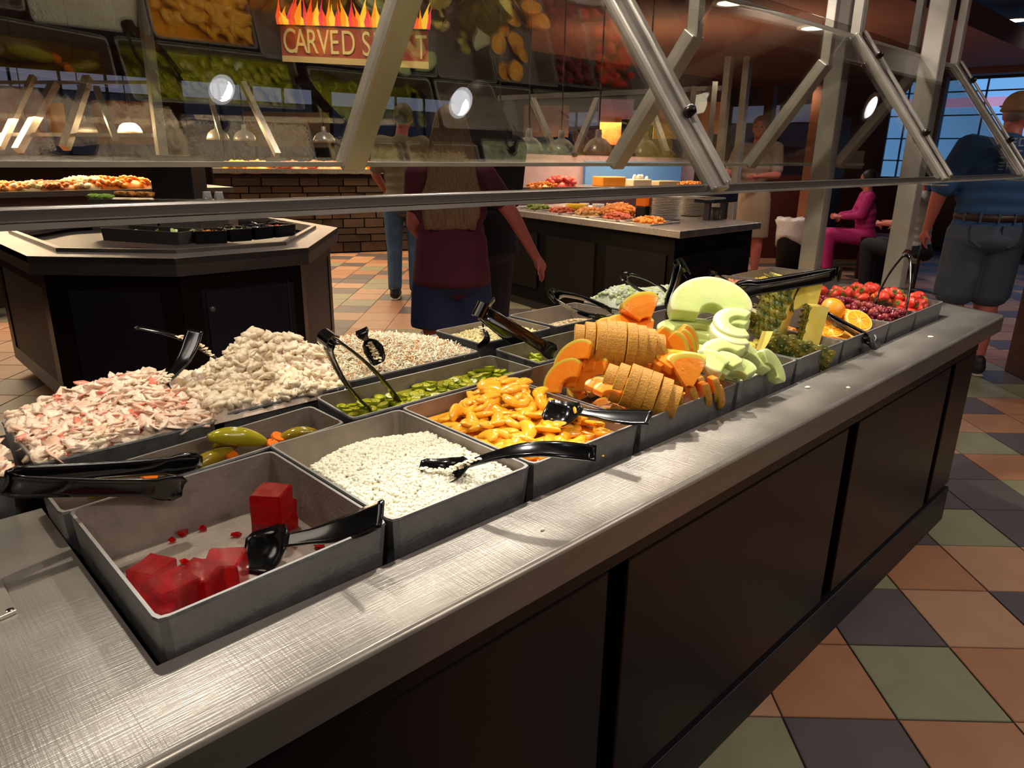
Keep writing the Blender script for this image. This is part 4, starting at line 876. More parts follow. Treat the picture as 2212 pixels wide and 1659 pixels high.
for i in range(5):
    p = dep(200+9*i,432,4.54+.02*(i%2)); p.z = ZT+.014; MB().blob(p, .03, .02, .015, 2, .25).build('lettuce_leaf', mat('lettuce', '#8fb83a', .5), label='bright green lettuce leaf beside the tray on the island', cat='garnish', group='lettuce leaves')
for i in range(16):
    p = dep(ru(255,330),430,4.56+ru(0,.05)); p.z = ZT+.012+ru(0,.03); MB().blob(p, .03, .02, .012, 1, .3).build('fried_chip', mat('fried_gold', '#d58a3a', .5), label='golden fried wonton piece on the steel tray', cat='snack', group='fried wonton pieces')
ps = MB(); p = dep(350,330,4.75); ps.box((p.x-.03,p.y-.03,1.34),(p.x+.03,p.y+.03,2.6)); ps.build('steel_column', STEELT, label='square steel column rising behind the black box', cat='post')

# ---------------------------------------------------------------- hot buffet counters behind
FRY = mat('fried_orange', '#e0802a', .4, 0, '#f09a3c', 20, .6, coat=.2); FRY2 = mat('fried_gold2', '#e8b060', .45, 0, '#f3c884', 20, .6); MEAT = mat('roast_red', '#c8563a', .45, 0, '#e0805a', 14, .6)
WARM = (1,.72,.42)
def pile(name, c, r3, m, label, cat='food', n=60, s=.022, group=None, mats=None):
    mb = MB(); c = Vector(c)
    mb.ellip(c-Vector((0,0,r3[2]*.4)), r3, 14)
    for i in range(n):
        a, q = ru(0,6.3), math.sqrt(rnd()); h = math.sqrt(max(0,1-q*q)); mb.blob(c+Vector((math.cos(a)*q*r3[0], math.sin(a)*q*r3[1], h*r3[2]*.75)), s*ru(.7,1.3), s*ru(.5,1), s*ru(.4,.8), 1, .3, 0, rrot())
    return mb.build(name, m, smooth=True, label=label, cat=cat, kind='stuff', group=group)
def slab(name, P, z0, z1, m, **k): return MB().prism([(v[0],v[1]) for v in P], z0, z1).build(name, m, **k)
# counter 2 (centre right)
b2 = empty('hot_buffet_counter', (4.6,3.4,0), 'dark hot buffet counter with steel edge behind the walking woman', 'counter')
c0, c1, c2 = Vector((4.50,4.75,0)), Vector((4.07,2.30,0)), Vector((5.24,2.30,0)); c3 = c0+(c2-c1)
slab('worktop', (c0,c1,c2,c3), H-.05, H, STEEL, parent=b2, bev=.003)
ins = lambda P,k: [sum(P,Vector())/4+(v-sum(P,Vector())/4)*k for v in P]
slab('cabinet_body', ins([c0,c1,c2,c3],.95), .08, H-.05, mat('black_body', '#050303', .7, spec=.1), parent=b2); DARKX = mat('black_cabinet', '#060404', .6, spec=.15); slab('toe_kick', ins([c0,c1,c2,c3],.9), 0, .08, DARKG, parent=b2)
IN = ins([c0,c1,c2,c3],.955)
for a, b in ((IN[0],IN[1]),(IN[1],IN[2])):
    d = (b-a).normalized(); nn = Vector((-d.y,d.x,0)) ; nn = nn if nn.dot(CAM-a) > 0 else -nn; L = (b-a).length; k = max(1,round(L/.95))
    for i in range(k):
        s0, s1 = L*i/k+.07, L*(i+1)/k-.07
        MB().add([v+Vector((0,0,z)) for z in (.2,.70) for v in (a+d*s0+nn*.012, a+d*s1+nn*.012, a+d*s1, a+d*s0)], [(0,1,2,3)[::-1],(4,5,6,7),(0,1,5,4),(1,2,6,5),(2,3,7,6),(3,0,4,7)]).build('panel', DARKX, b2)
def frame(P): return lambda s,t,z=0: P[0]+(P[1]-P[0])*s+(P[3]-P[0])*t+Vector((0,0,z))
f2 = frame([c0,c1,c2,c3])
traylab = ['steel hot pan of dark greens','steel hot pan with brown meat','steel hot pan of golden rice','steel hot pan of sliced sausages','steel hot pan of orange fried chicken']
for i in range(5):
    s = .12+.15*i; q = [f2(s,.08),f2(s+.13,.08),f2(s+.13,.40),f2(s,.40)]
    q = q[::-1]
    pan([(v.x,v.y) for v in q], H+.012, H-.03, traylab[i], 'hot pans on the centre counter', .012, .004, 'hot_pan', m=STEEL)
    pile('hot_food', f2(s+.065,.24,H+.004), (.11,.13,.05), [mat('greens','#7d8a35',.5),MEAT,FRY2,MEAT,FRY][i], ['pile of cooked greens','pile of brown meat pieces','pile of golden rice','pile of sliced sausages','pile of orange fried chicken'][i]+' in its hot pan', n=70)
pile('fried_chicken', az(1335,462,H+.02), (.16,.16,.10), FRY, 'heaped orange fried chicken pieces beside the plate stacks', n=130, s=.032)
pile('roast_meat', az(1275,460,H+.02), (.10,.10,.05), FRY, 'smaller heap of fried pieces left of the big heap', n=50, s=.03)
def bowl(c, r0, h, m, lb, fill=None): 
    e = empty('serving_bowl', c, lb, 'bowl'); MB().lathe(c, [(r0*.5,0),(r0*.9,h*.5),(r0,h),(r0*.93,h),(r0*.8,h*.5),(.001,h*.2)], 20).build('shell', m, e, smooth=True)
    if fill: MB().lathe(Vector(c)+Vector((0,0,h*.6)), [(r0*.85,0),(r0*.5,.015),(.001,.02)], 16).build('filling', fill, e, smooth=True)
bowl(az(1244,458,H), .10, .07, mat('bright_yellow','#f2c80c',.3), 'bright yellow bowl on the centre hot counter')
bowl(az(1292,452,H), .06, .05, mat('white_china','#e6e0d4',.3), 'small white bowl beside the yellow one')
bowl(az(1262,448,H), .05, .04, MATS['white_china'], 'second small white bowl near the fried chicken')
PLT = mat('white_plate', '#e4dccb', .3)
pme = MB().lathe((0,0,0), [(.001,0),(.07,0),(.128,.008),(.132,.011),(.12,.008),(.07,.004),(.001,.004)], 28).mesh('plate'); pme.materials.append(PLT)
for p in pme.polygons: p.use_smooth = True
for (px,py,D,nm,grp) in ((1436,474,4.55,'dinner plate in the left plate stack','left stack of plates'),(1498,466,4.9,'dinner plate in the right plate stack','right stack of plates')):
    p = az(px,py,H)
    for i in range(15): inst(pme, 'dinner_plate', TM((p.x+ru(-.002,.002),p.y+ru(-.002,.002),H+.002+.0125*i), rz=ru(0,6)), (ORD+['tenth','eleventh','twelfth','thirteenth','fourteenth','fifteenth'])[i]+' from the bottom, '+nm, 'plate', grp)
p = az(1389,472,H); jr = empty('sauce_jar', (p.x,p.y,H), 'dark square jar with orange upper half left of the plate stacks', 'jar'); MB().box((p.x-.05,p.y-.05,H),(p.x+.05,p.y+.05,H+.1)).build('jar_body', BLKM, jr, bev=.008)
MB().box((p.x-.05,p.y-.05,H+.1),(p.x+.05,p.y+.05,H+.18)).build('jar_top', mat('orange_lid', '#f07818', .4, emit='#f07818', es=0), jr, bev=.008)
nd = empty('napkin_holder', az(1545,474,H), 'dark steel napkin and cutlery holder at the counter corner', 'holder')
p = az(1545,474,H); mat('grey_steel','#55504e',.35,.7)
for xa in (-.16,.10): MB().box((p.x+xa,p.y-.03,H),(p.x+xa+.03,p.y+.02,H+.14)).build('stand_leg', MATS['grey_steel'], nd)
MB().box((p.x-.17,p.y-.08,H+.14),(p.x+.20,p.y+.12,H+.22)).build('top_box', BLKM, nd, bev=.01)
MB().lathe((p.x,p.y,H), [(.04,0),(.045,.1),(.001,.1)], 14).build('cup', mat('smoke_cup','#5b5550',.2), nd, smooth=True)
# heat lamps over counter 2 and its guard
def heatlamp(px, py, D, w, lb):
    c = dep(px,py,D); r0 = w/2; e = empty('heat_lamp', c, lb, 'lamp', 'domed heat lamps')
    MB().lathe(c, [(r0,-.045),(r0*.97,-.02),(r0*.8,.02),(r0*.5,.05),(r0*.22,.062),(r0*.2,.11),(r0*.16,.115),(.001,.115)], 24).build('shade', mat('lamp_chrome','#c9c6c0',.28,.35), e, smooth=True)
    MB().lathe(c, [(.001,-.035),(r0*.6,-.035),(r0*.3,0)], 16).build('bulb', mat('heat_bulb','#ffb060',.5,emit='#ffb468',es=5), e, smooth=True)
    MB().tube([c+Vector((0,0,.11)), Vector((c.x,c.y,2.36 if c.x > 2.2 and 1.35 < c.y < 4.9 else 3.0))], .005, 6).build('cord', BLKM, e)
    light('heat_lamp_glow', 'SPOT', c-Vector((0,0,.06)), 30, WARM, .05, c-Vector((0,0,1)), 125)
for i,(px,py) in enumerate(((1080,308),(1142,316),(1212,320),(1292,318),(1392,322))): heatlamp(px,py,4.9,.205,'chrome domed heat lamp, number %d from the left over the centre counter' % (i+1) if False else ['chrome domed heat lamp just right of the woman','chrome domed heat lamp second right of the woman','chrome domed heat lamp in the middle of the centre row','chrome domed heat lamp left of the leaning rear arm','chrome domed heat lamp behind the leaning rear arm'][i])
a, b = dep(1075,327,4.85), dep(1480,338,4.85); MB().bar(a, b, .02, .02).build('lamp_rail', STEELT, label='thin steel rail under the centre heat lamps', cat='rail')
g2 = empty('rear_sneeze_guard', dep(1250,250,4.9), 'distant glass guard with slanted steel struts over the centre counter', 'sneeze guard')
for (x1,y1,x2,y2) in ((1150,215,1200,330),(1290,215,1240,335),(1400,215,1440,330),(1545,180,1530,345),(1500,190,1480,340)):
    MB().bar(dep(x1,y1,4.9), dep(x2,y2,4.7), .035, .035).build('strut', STEELT, g2)
MB().bar(dep(1075,212,4.95), dep(1560,190,4.95), .03, .03).build('top_rail', STEELT, g2)
p0, p1, p2, p3 = dep(1080,330,4.7), dep(1480,345,4.7), dep(1540,195,4.95), dep(1090,212,4.95)
MB().add([p0,p1,p2,p3]+[v+F_*.006 for v in (p0,p1,p2,p3)], [(0,1,2,3),(4,5,6,7),(0,1,5,4),(1,2,6,5),(2,3,7,6),(3,0,4,7)]).build('glass_pane', GLASS, g2)
# counter 3 : farther carving line
b3 = empty('rear_food_counter', dep(1320,420,7), 'farther lit food counter seen above the centre counter', 'counter')
A, B = az(1130,405,1.02), az(1545,402,1.02); A.z = B.z = 0; d = (B-A).normalized(); n = Vector((-d.y,d.x,0)); n = n if n.dot(F_) > 0 else -n; n.z = 0
slab('worktop', (A,B,B+n*.8,A+n*.8), .98, 1.02, STEEL, parent=b3); slab('body', (A+n*.03,B+n*.03,B+n*.77,A+n*.77), 0, .98, mat('lit_pink_panel','#6f5058',.6), parent=b3)
f3 = frame([A,B,B+n*.8,A+n*.8])
pile('sliced_meat', f3(.22,.25,1.04), (.22,.16,.10), mat('ham_red','#d2504a',.4), 'mound of red sliced meat on the farther counter', n=40, s=.05)
pile('orange_mash', f3(.12,.15,1.03), (.3,.1,.05), FRY, 'low spread of orange food on the farther counter', n=60)
MB().prism([tuple(f3(*q)[:2]) for q in ((.40,.1),(.52,.1),(.52,.4),(.40,.4))], 1.02, 1.13).build('food_tub', mat('orange_tub','#e8922c',.4), label='orange food tub on the farther counter', cat='tub', bev=.01)
MB().prism([tuple(f3(*q)[:2]) for q in ((.56,.1),(.66,.1),(.66,.4),(.56,.4))], 1.02, 1.10).build('food_tub', mat('pale_tub','#c8b8a0',.4), label='pale tub of eggs on the farther counter', cat='tub', bev=.01)
for i in range(8): MB().ellip(f3(ru(.57,.65),ru(.15,.35),1.11+.02*(i%2)), (.022,.022,.028)).build('egg', mat('egg_white','#efe9e0',.4), label='peeled white egg in the pale tub', cat='egg', group='peeled eggs', smooth=True)
MB().prism([tuple(f3(*q)[:2]) for q in ((.70,.1),(.82,.1),(.82,.4),(.70,.4))], 1.02, 1.08).build('food_tub', mat('sand_tub','#a89878',.4), label='sand coloured tub right of the eggs', cat='tub', bev=.01)
pile('fried_food', f3(.9,.2,1.03), (.28,.12,.05), FRY, 'orange fried food at the right end of the farther counter', n=50)
MB().prism([tuple(f3(*q)[:2]) for q in ((.0,.95),(1.1,.95),(1.1,1.0),(.0,1.0))], 1.02, 1.38).build('lit_backsplash', mat('pinkish_stone','#8a7480',.6,0,'#a08a96',9,.6), label='pinkish tiled panel behind the farther counter', cat='panel')
MB().prism([tuple(f3(*q)[:2]) for q in ((.45,.88),(1.0,.88),(1.0,.94),(.45,.94))], 1.02, 1.30).build('blue_screen', mat('blue_glass','#4a6f9c',.3,emit='#4f7db8',es=.35), label='bluish glass screen at the back of the farther counter', cat='panel')
light('counter_glow', 'AREA', f3(.5,.3,1.75), 60, WARM, 1.6, f3(.5,.3,1.0), sy=.3)
# left hot counter
b4 = empty('left_hot_counter', (1.2,7.3,0), 'far hot food counter glowing behind the island on the left', 'counter')
Q = [Vector((-1.5,7.1,0)),Vector((3.0,7.1,0)),Vector((3.0,8.1,0)),Vector((-1.5,8.1,0))]
slab('worktop', Q, .95, 1.0, STEELF, parent=b4); slab('body', [Q[0]+Vector((.05,.03,0)),Q[1]+Vector((-.05,.03,0)),Q[2],Q[3]], 0, .95, mat('brown_panel','#3a2019',.6), parent=b4)
f4 = frame(Q)
fl4 = [('steak','#c8803a'),('potatoes','#ecd2a0'),('gravy','#b5642c'),('sausage','#d9935a'),('mash','#f0d9a8'),('wings','#ee7a1c'),('nuggets','#f08a24')]
for i,(nm,cc) in enumerate(fl4):
    px = 20+50*i; p = az(px,406,1.03); 
    pile('hot_food', (p.x,7.32,1.02), (.24,.15,.06+.05*(i in (4,5,6))), mat('hot_'+nm,cc,.5), 'far heap of %s coloured food, %s' % (('brown','cream','dark orange','light brown','pale yellow','bright orange','orange')[i], ('at the left edge','second from the left edge','third from the left edge','in the middle of the row','pale one before the orange heaps','tallest near the black box','behind the black box')[i]), n=50, s=.035)
light('counter_glow', 'AREA', (1.0,7.5,1.62), 130, WARM, 3.6, (1.0,7.4,1.0), sy=.3)
for i,(px,py) in enumerate(((60,282),(182,276),(280,278),(470,292),(528,294),(700,298))):
    heatlamp(px,py,7.2 if i < 3 else 7.6,.23,['domed heat lamp at the far left','domed heat lamp second from the far left','domed heat lamp left of the steel column','domed heat lamp right of the steel column','domed heat lamp before the carving station','domed heat lamp over the carving station'][i])
g4 = empty('left_sneeze_guard', dep(170,250,6.6), 'distant slanted steel struts of the left counter guard', 'sneeze guard')
for (x1,y1,x2,y2,w) in ((72,165,0,320,.05),(118,180,38,325,.07),(190,168,140,320,.07),(208,190,250,300,.05),(525,180,600,335,.05),(455,215,480,300,.04)):
    MB().bar(dep(x1,y1,6.7), dep(x2,y2,6.4), w, w).build('strut', STEELT, g4)
MB().bar(dep(-60,290,6.5), dep(330,292,6.5), .03,.03).build('lower_rail', STEELT, g4); MB().bar(dep(-60,178,6.7), dep(330,178,6.7), .03,.03).build('upper_rail', STEELT, g4)

# ---------------------------------------------------------------- stone-fronted carving station
cs = empty('carving_station', (5,8.9,0), 'stone-fronted carving station with a steel ledge of roasted food', 'counter')
A, B = az(480,556,0), az(1010,536,0); A.z = B.z = 0; d = (B-A).normalized(); n = Vector((d.y,-d.x,0)); n = n if n.dot(F_) < 0 else -n; L = (B-A).length
slab('core', (A-n*.02,B-n*.02,B-n*.7,A-n*.7), 0, 1.08, mat('mortar','#2c2019',.9), parent=cs)
sm_ = [mat('stone_%d' % i, c, .85, 0, c2, 9, .6, .4, 30) for i,(c,c2) in enumerate((('#3a2b22','#4a392d'),('#30241d','#3e3026'),('#453428','#544134'),('#362822','#43332c')))]
z = .02; row = 0
while z < 1.0:
    hh = ru(.09,.14); s = -ru(0,.2)
    while s < L:
        w = ru(.22,.5); s0, s1 = max(0,s)+.008, min(L,s+w)-.008; pr = ru(.015,.05)
        if s1-s0 > .05:
            a_, b_ = A+d*s0, A+d*s1
            MB().add([v+Vector((0,0,zz)) for zz in (z,z+hh-.014) for v in (a_+n*pr, b_+n*pr*.8, b_-n*.02, a_-n*.02)], [(0,1,2,3)[::-1],(4,5,6,7),(0,1,5,4),(1,2,6,5),(2,3,7,6),(3,0,4,7)]).build('stone', random.choice(sm_), cs)
        s += w
    z += hh; row += 1
slab('steel_ledge', (A+n*.08,B+n*.08,B-n*.72,A-n*.72), 1.08, 1.14, STEEL, parent=cs)
for i,(s,m_,lb) in enumerate(((.12,mat('yellow_food','#e8b02c',.5),'yellow food pile at the left of the carving ledge'),(.22,FRY,'bright orange fried pile on the carving ledge'),(.40,MEAT,'brown loaf of roast on the carving ledge'),(.52,MEAT,'flat sliced roast on the carving ledge'),(.62,MEAT,'second roast loaf on the carving ledge'),(.74,FRY,'orange crab leg pile right of the leaning arm'),(.82,FRY,'orange heap at the right end of the carving ledge'))):
    s = s*.72; p = A+d*(L*s)+n*-.12; pile('roast_food', (p.x,p.y,1.155), (.2,.14,.08), m_, lb, n=26, s=.05)
p = A+d*(L*.33); light('counter_glow', 'AREA', (p.x+n.x*.1,p.y+n.y*.1,1.75), 90, WARM, 2.6, (p.x-.1,p.y-.2,1.1), sy=.3)
# hanging sign
sg = empty('hanging_sign', dep(765,80,7.0), 'red flame-topped sign reading CARVED hanging over the carving station', 'sign')
SA, SB_ = dep(608,98,7.0), dep(925,98,7.0); sx = (SB_-SA); sx.z = 0; SLn = sx.length; sx.normalize(); sn = Vector((sx.y,-sx.x,0)); sn = sn if sn.dot(F_) < 0 else -sn
def onsign(px, py, off=0): return SA+sx*(SLn*(px-608)/317)+Vector((0,0,-(py-98)*7.0/FPX))+sn*off
def splate(name, P, m, off, th=.02): 
    f = [onsign(x,y,off) for x,y in P]; k = len(f); MB().add(f+[v-sn*th for v in f], [tuple(range(k)), tuple(range(k,2*k))[::-1]]+[(i,(i+1)%k,k+(i+1)%k,k+i) for i in range(k)]).build(name, m, sg)
splate('board', [(608,56),(925,62),(925,140),(608,124)], mat('sign_red','#8e2f22',.6,0,'#b0542c',6,.7,emit='#8e3524',es=.25), 0)
splate('cream_band', [(608,118),(925,126),(925,140),(608,130)], mat('sign_cream','#c9a868',.6,emit='#c9a868',es=.25), .004, .006)
splate('black_strip', [(600,50),(925,56),(925,66),(600,60)], BLKM, .002)
FLM = [mat('flame_%d' % i, c, .6, emit=c, es=1.6) for i, c in enumerate(('#f0521e','#f7941e','#fcc63c','#e03a4a'))]  # sign flames are given a glow of their own to stand out
for i in range(40):
    x = 606+8.2*i; h = ru(26,62); w = ru(6,12); b = 57+ (x-608)*.015; s_ = ru(-9,9)
    splate('flame', [(x-w*.5,b),(x+w*.5,b),(x+w*.7+s_*.3,b-h*.35),(x+w*.1+s_,b-h*.75),(x+s_*1.6,b-h),(x-w*.3+s_*.5,b-h*.6),(x-w*.7,b-h*.3)], FLM[i%4], .006+.002*(i%3), .004)
LET = mat('sign_lettering','#d8c07a',.6,emit='#d8c07a',es=.3)
def letter(ch, px, py):
    c = bpy.data.curves.new('letter_'+ch, 'FONT'); c.body = ch; c.size = 50*7.0/FPX*1.38; c.extrude = .003; c.materials.append(LET)
    o = bpy.data.objects.new('letter', c); me = bpy.data.meshes.new_from_object(o); bpy.data.objects.remove(o); o = bpy.data.objects.new('letter', me); COL.objects.link(o); x_, z_ = sx, Vector(sn)
    m = Matrix((x_, Vector((0,0,1)), z_)).transposed().to_4x4(); m.translation = onsign(px,py,.012); m = m@Matrix.Diagonal((.62,1,1,1))
    o.parent = sg; o.matrix_parent_inverse = Matrix.Translation(-sg.location); o.matrix_basis = m
for i, ch in enumerate('CARVED'): letter(ch, 612+25*i, 112+.5*i)
letter('S', 782, 116); letter('P', 806, 117); letter('T', 897, 121)
# ---------------------------------------------------------------- mid-ground on the right
MB().box((8.95,3.50,0),(9.2,3.72,2.9)).build('wood_pillar', ORW, label='narrow orange-brown wood pillar right of the trash can', cat='pillar')
tc = empty('trash_can', (8.6,3.8,0), 'dark trash can with a white plastic liner', 'trash can')
p = az(1702,582,0); tc.location = (p.x,p.y,0)
MB().lathe((p.x,p.y,0), [(.16,0),(.19,.58),(.20,.60),(.001,.60)], 20).build('bin', BLKM, tc, smooth=True)
mb = MB(); mb.lathe((p.x,p.y,.36), [(.185,0),(.205,.1),(.2,.2),(.22,.26),(.215,.29),(.15,.28),(.001,.24)], 24)
for v in mb.v: v += Vector((ru(-.012,.012),ru(-.012,.012),ru(-.015,.015)))
for v in mb.v[:24]: v.z += .10*math.sin(v.x*9+1)
mb.build('liner', mat('white_liner','#cfc6c8',.4,0,'#b5abad',30,.6), tc, smooth=True)
bx = empty('booth_bench', (9.6,2.9,0), 'dark red wooden booth bench under the woman in pink', 'bench')
a, b = dep(1855,545,8.6), dep(1945,545,8.6); slab('bench_box', (a,b,b+Vector((.5,.2,0)),a+Vector((.5,.2,0))), 0, .5, REDW, parent=bx)
a, b = dep(1640,480,10.2), dep(2000,480,10.2); slab('seat_back', (a,b,b+Vector((.1,.1,0)),a+Vector((.1,.1,0))), 0, 1.15, REDW, parent=bx)
pr = empty('booth_partition', (5.4,.4,0), 'dark red wooden booth partition cut off at the right picture edge', 'partition')
a, b = Vector((5.44,.485,0)), Vector((4.75,-.12,0)); dd = Vector((.25,-.25,0)); slab('panel', (a,b,b+dd,a+dd), 0, 1.25, REDW, parent=pr, bev=.01); slab('cap', (a+dd*-.05,b+dd*-.05,b+dd*1.05,a+dd*1.05), 1.25, 1.29, REDW, parent=pr)
for i,(px,py,D) in enumerate(((1640,470,10.2),(1990,470,8.9))):
    a = dep(px,py,D); MB().box((a.x,a.y,0),(a.x+.12,a.y+.12,2.9)).build('wood_post', REDW, label=('dark wooden post left of the trash can' if i == 0 else 'dark wooden post beside the man in the cap'), cat='post')
st = [dep(1570,190,7.4), dep(1610,190,7.4)]
for i, p in enumerate(st): MB().box((p.x-.035,p.y-.035,0),(p.x+.035,p.y+.035,2.35)).build('steel_column', STEELT, label=('thin steel column left of the standing worker' if i == 0 else 'thin steel column touching the standing worker'), cat='post')
p = dep(1800,300,9.4); MB().box((p.x-.35,p.y,0),(p.x+.5,p.y+.1,1.9)).build('dark_cabinet', mat('dark_cab','#2a1d18',.6), label='tall dark cabinet with notices behind the steel posts', cat='cabinet')
p = dep(1800,210,9.3); q = rt; mb = MB(); mb.bar(p-q*.12, p+q*.12, .01, .1); mb.build('exit_sign', mat('cyan_sign','#7fd0d8',.5,emit='#7fd0e0',es=.8), label='small pale cyan lit sign beside the steel posts', cat='sign')
for i,(px,py,w,h) in enumerate(((1795,240,.22,.16),(1800,285,.2,.15),(1840,345,.3,.22))):
    p = dep(px,py,9.28); MB().bar(p-rt*w/2, p+rt*w/2, .01, h).build('notice', mat('paper_grey','#8f8a84',.7), label=['grey paper notice below the lit sign','second grey notice below the first','larger grey notice behind the steel post'][i], cat='notice', group='paper notices')
a = dep(1690,300,11.5); MB().box((a.x-1.6,a.y,0),(a.x+2.2,a.y+.15,1.55)).build('wall_partition', WALLD, kind='structure')

for (px,py,D,w,h,c1,c2,lb) in ((1330,236,8.6,.42,.22,'#a77fa0','#b890b0','pinkish lit poster above the centre heat lamps'),(1318,282,8.6,.26,.32,'#c85a28','#e0a050','orange food poster behind the centre heat lamps'),(1180,262,8.8,.55,.36,'#6a3a2c','#8d6048','brown food poster left of the centre heat lamps'),
    (1540,255,9.5,.4,.4,'#a05a3a','#d8b08a','menu poster behind the thin steel columns'),(1440,262,8.6,.3,.4,'#d8a24a','#8a6a8a','yellow and violet menu poster by the leaning rear arm'),(122,255,8.5,.20,.33,'#d98a1c','#e8a030','orange rounded poster behind the left heat lamps'),
    (270,265,8.8,.75,.5,'#7a4038','#946050','reddish brown wall picture behind the left heat lamps'),(30,240,8.8,.6,.5,'#6f5a68','#a08a90','grey violet picture at the far left'),(620,280,10.9,1.3,.5,'#6d5f52','#857a68','grey stone-coloured panel above the carving station')):
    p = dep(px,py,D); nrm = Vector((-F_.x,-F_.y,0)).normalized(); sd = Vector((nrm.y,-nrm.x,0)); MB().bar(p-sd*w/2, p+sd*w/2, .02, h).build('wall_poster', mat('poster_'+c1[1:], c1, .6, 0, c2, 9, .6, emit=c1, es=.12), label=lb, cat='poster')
# ---------------------------------------------------------------- people
SKIN = mat('skin', '#b8795a', .5, 0, '#c98a6a', 10, .6, sub=.1); SKIN2 = mat('skin_pink', '#b5655a', .5, sub=.1)
def caps(mb, a, b, r0, r1, e=(1,1), up=(0,1,0)):
    a, b = Vector(a), Vector(b); d = (b-a).normalized(); k = 4
    pts = [a-d*r0*.9*.96, a-d*r0*.6, a-d*r0*.2]+[a.lerp(b,i/k) for i in range(1,k)]+[b+d*r1*.2, b+d*r1*.6, b+d*r1*.9*.96]
    rs = [r0*.3, r0*.78, r0]+[r0+(r1-r0)*i/k for i in range(1,k)]+[r1, r1*.78, r1*.3]
    mb.tube(pts, rs, 12, 0, e, up)
def remesh(o, vox, sm=6):
    m = o.modifiers.new('one_surface', 'REMESH'); m.mode = 'VOXEL'; m.voxel_size = vox; m.use_smooth_shade = True
    s = o.modifiers.new('smooth', 'SMOOTH'); s.factor = .5; s.iterations = sm; return o
def hand(mb, w, d, palm, s=1, curl=.5):
    """wrist w, direction d, palm normal"""
    d = Vector(d).normalized(); pn = Vector(palm); pn = (pn-d*pn.dot(d)).normalized(); sd = d.cross(pn)*s
    caps(mb, w, Vector(w)+d*.075, .026, .033, (1,.5), sd if abs(sd.dot(d)) < .9 else (0,0,1))
    for i, (o, l) in enumerate(((-.027,.072),(-.009,.08),(.009,.074),(.026,.058))):
        b = Vector(w)+d*.085+sd*o; c = curl*(.8+.1*i); m1 = b+(d*math.cos(c*.7)+pn*math.sin(c*.7))*l*.42; m2 = m1+(d*math.cos(c*1.6)+pn*math.sin(c*1.6))*l*.33; m3 = m2+(d*math.cos(c*2.3)+pn*math.sin(c*2.3))*l*.25
        caps(mb, b-d*.02, m1, .0095, .009); caps(mb, m1, m2, .009, .008); caps(mb, m2, m3, .008, .007)
    b = Vector(w)+d*.03-sd*.026; m1 = b+(-sd*.8+d*.5+pn*.3).normalized()*.04; caps(mb, b, m1, .013, .011); caps(mb, m1, m1+(d*.8-sd*.3+pn*.4).normalized()*.03, .010, .008)
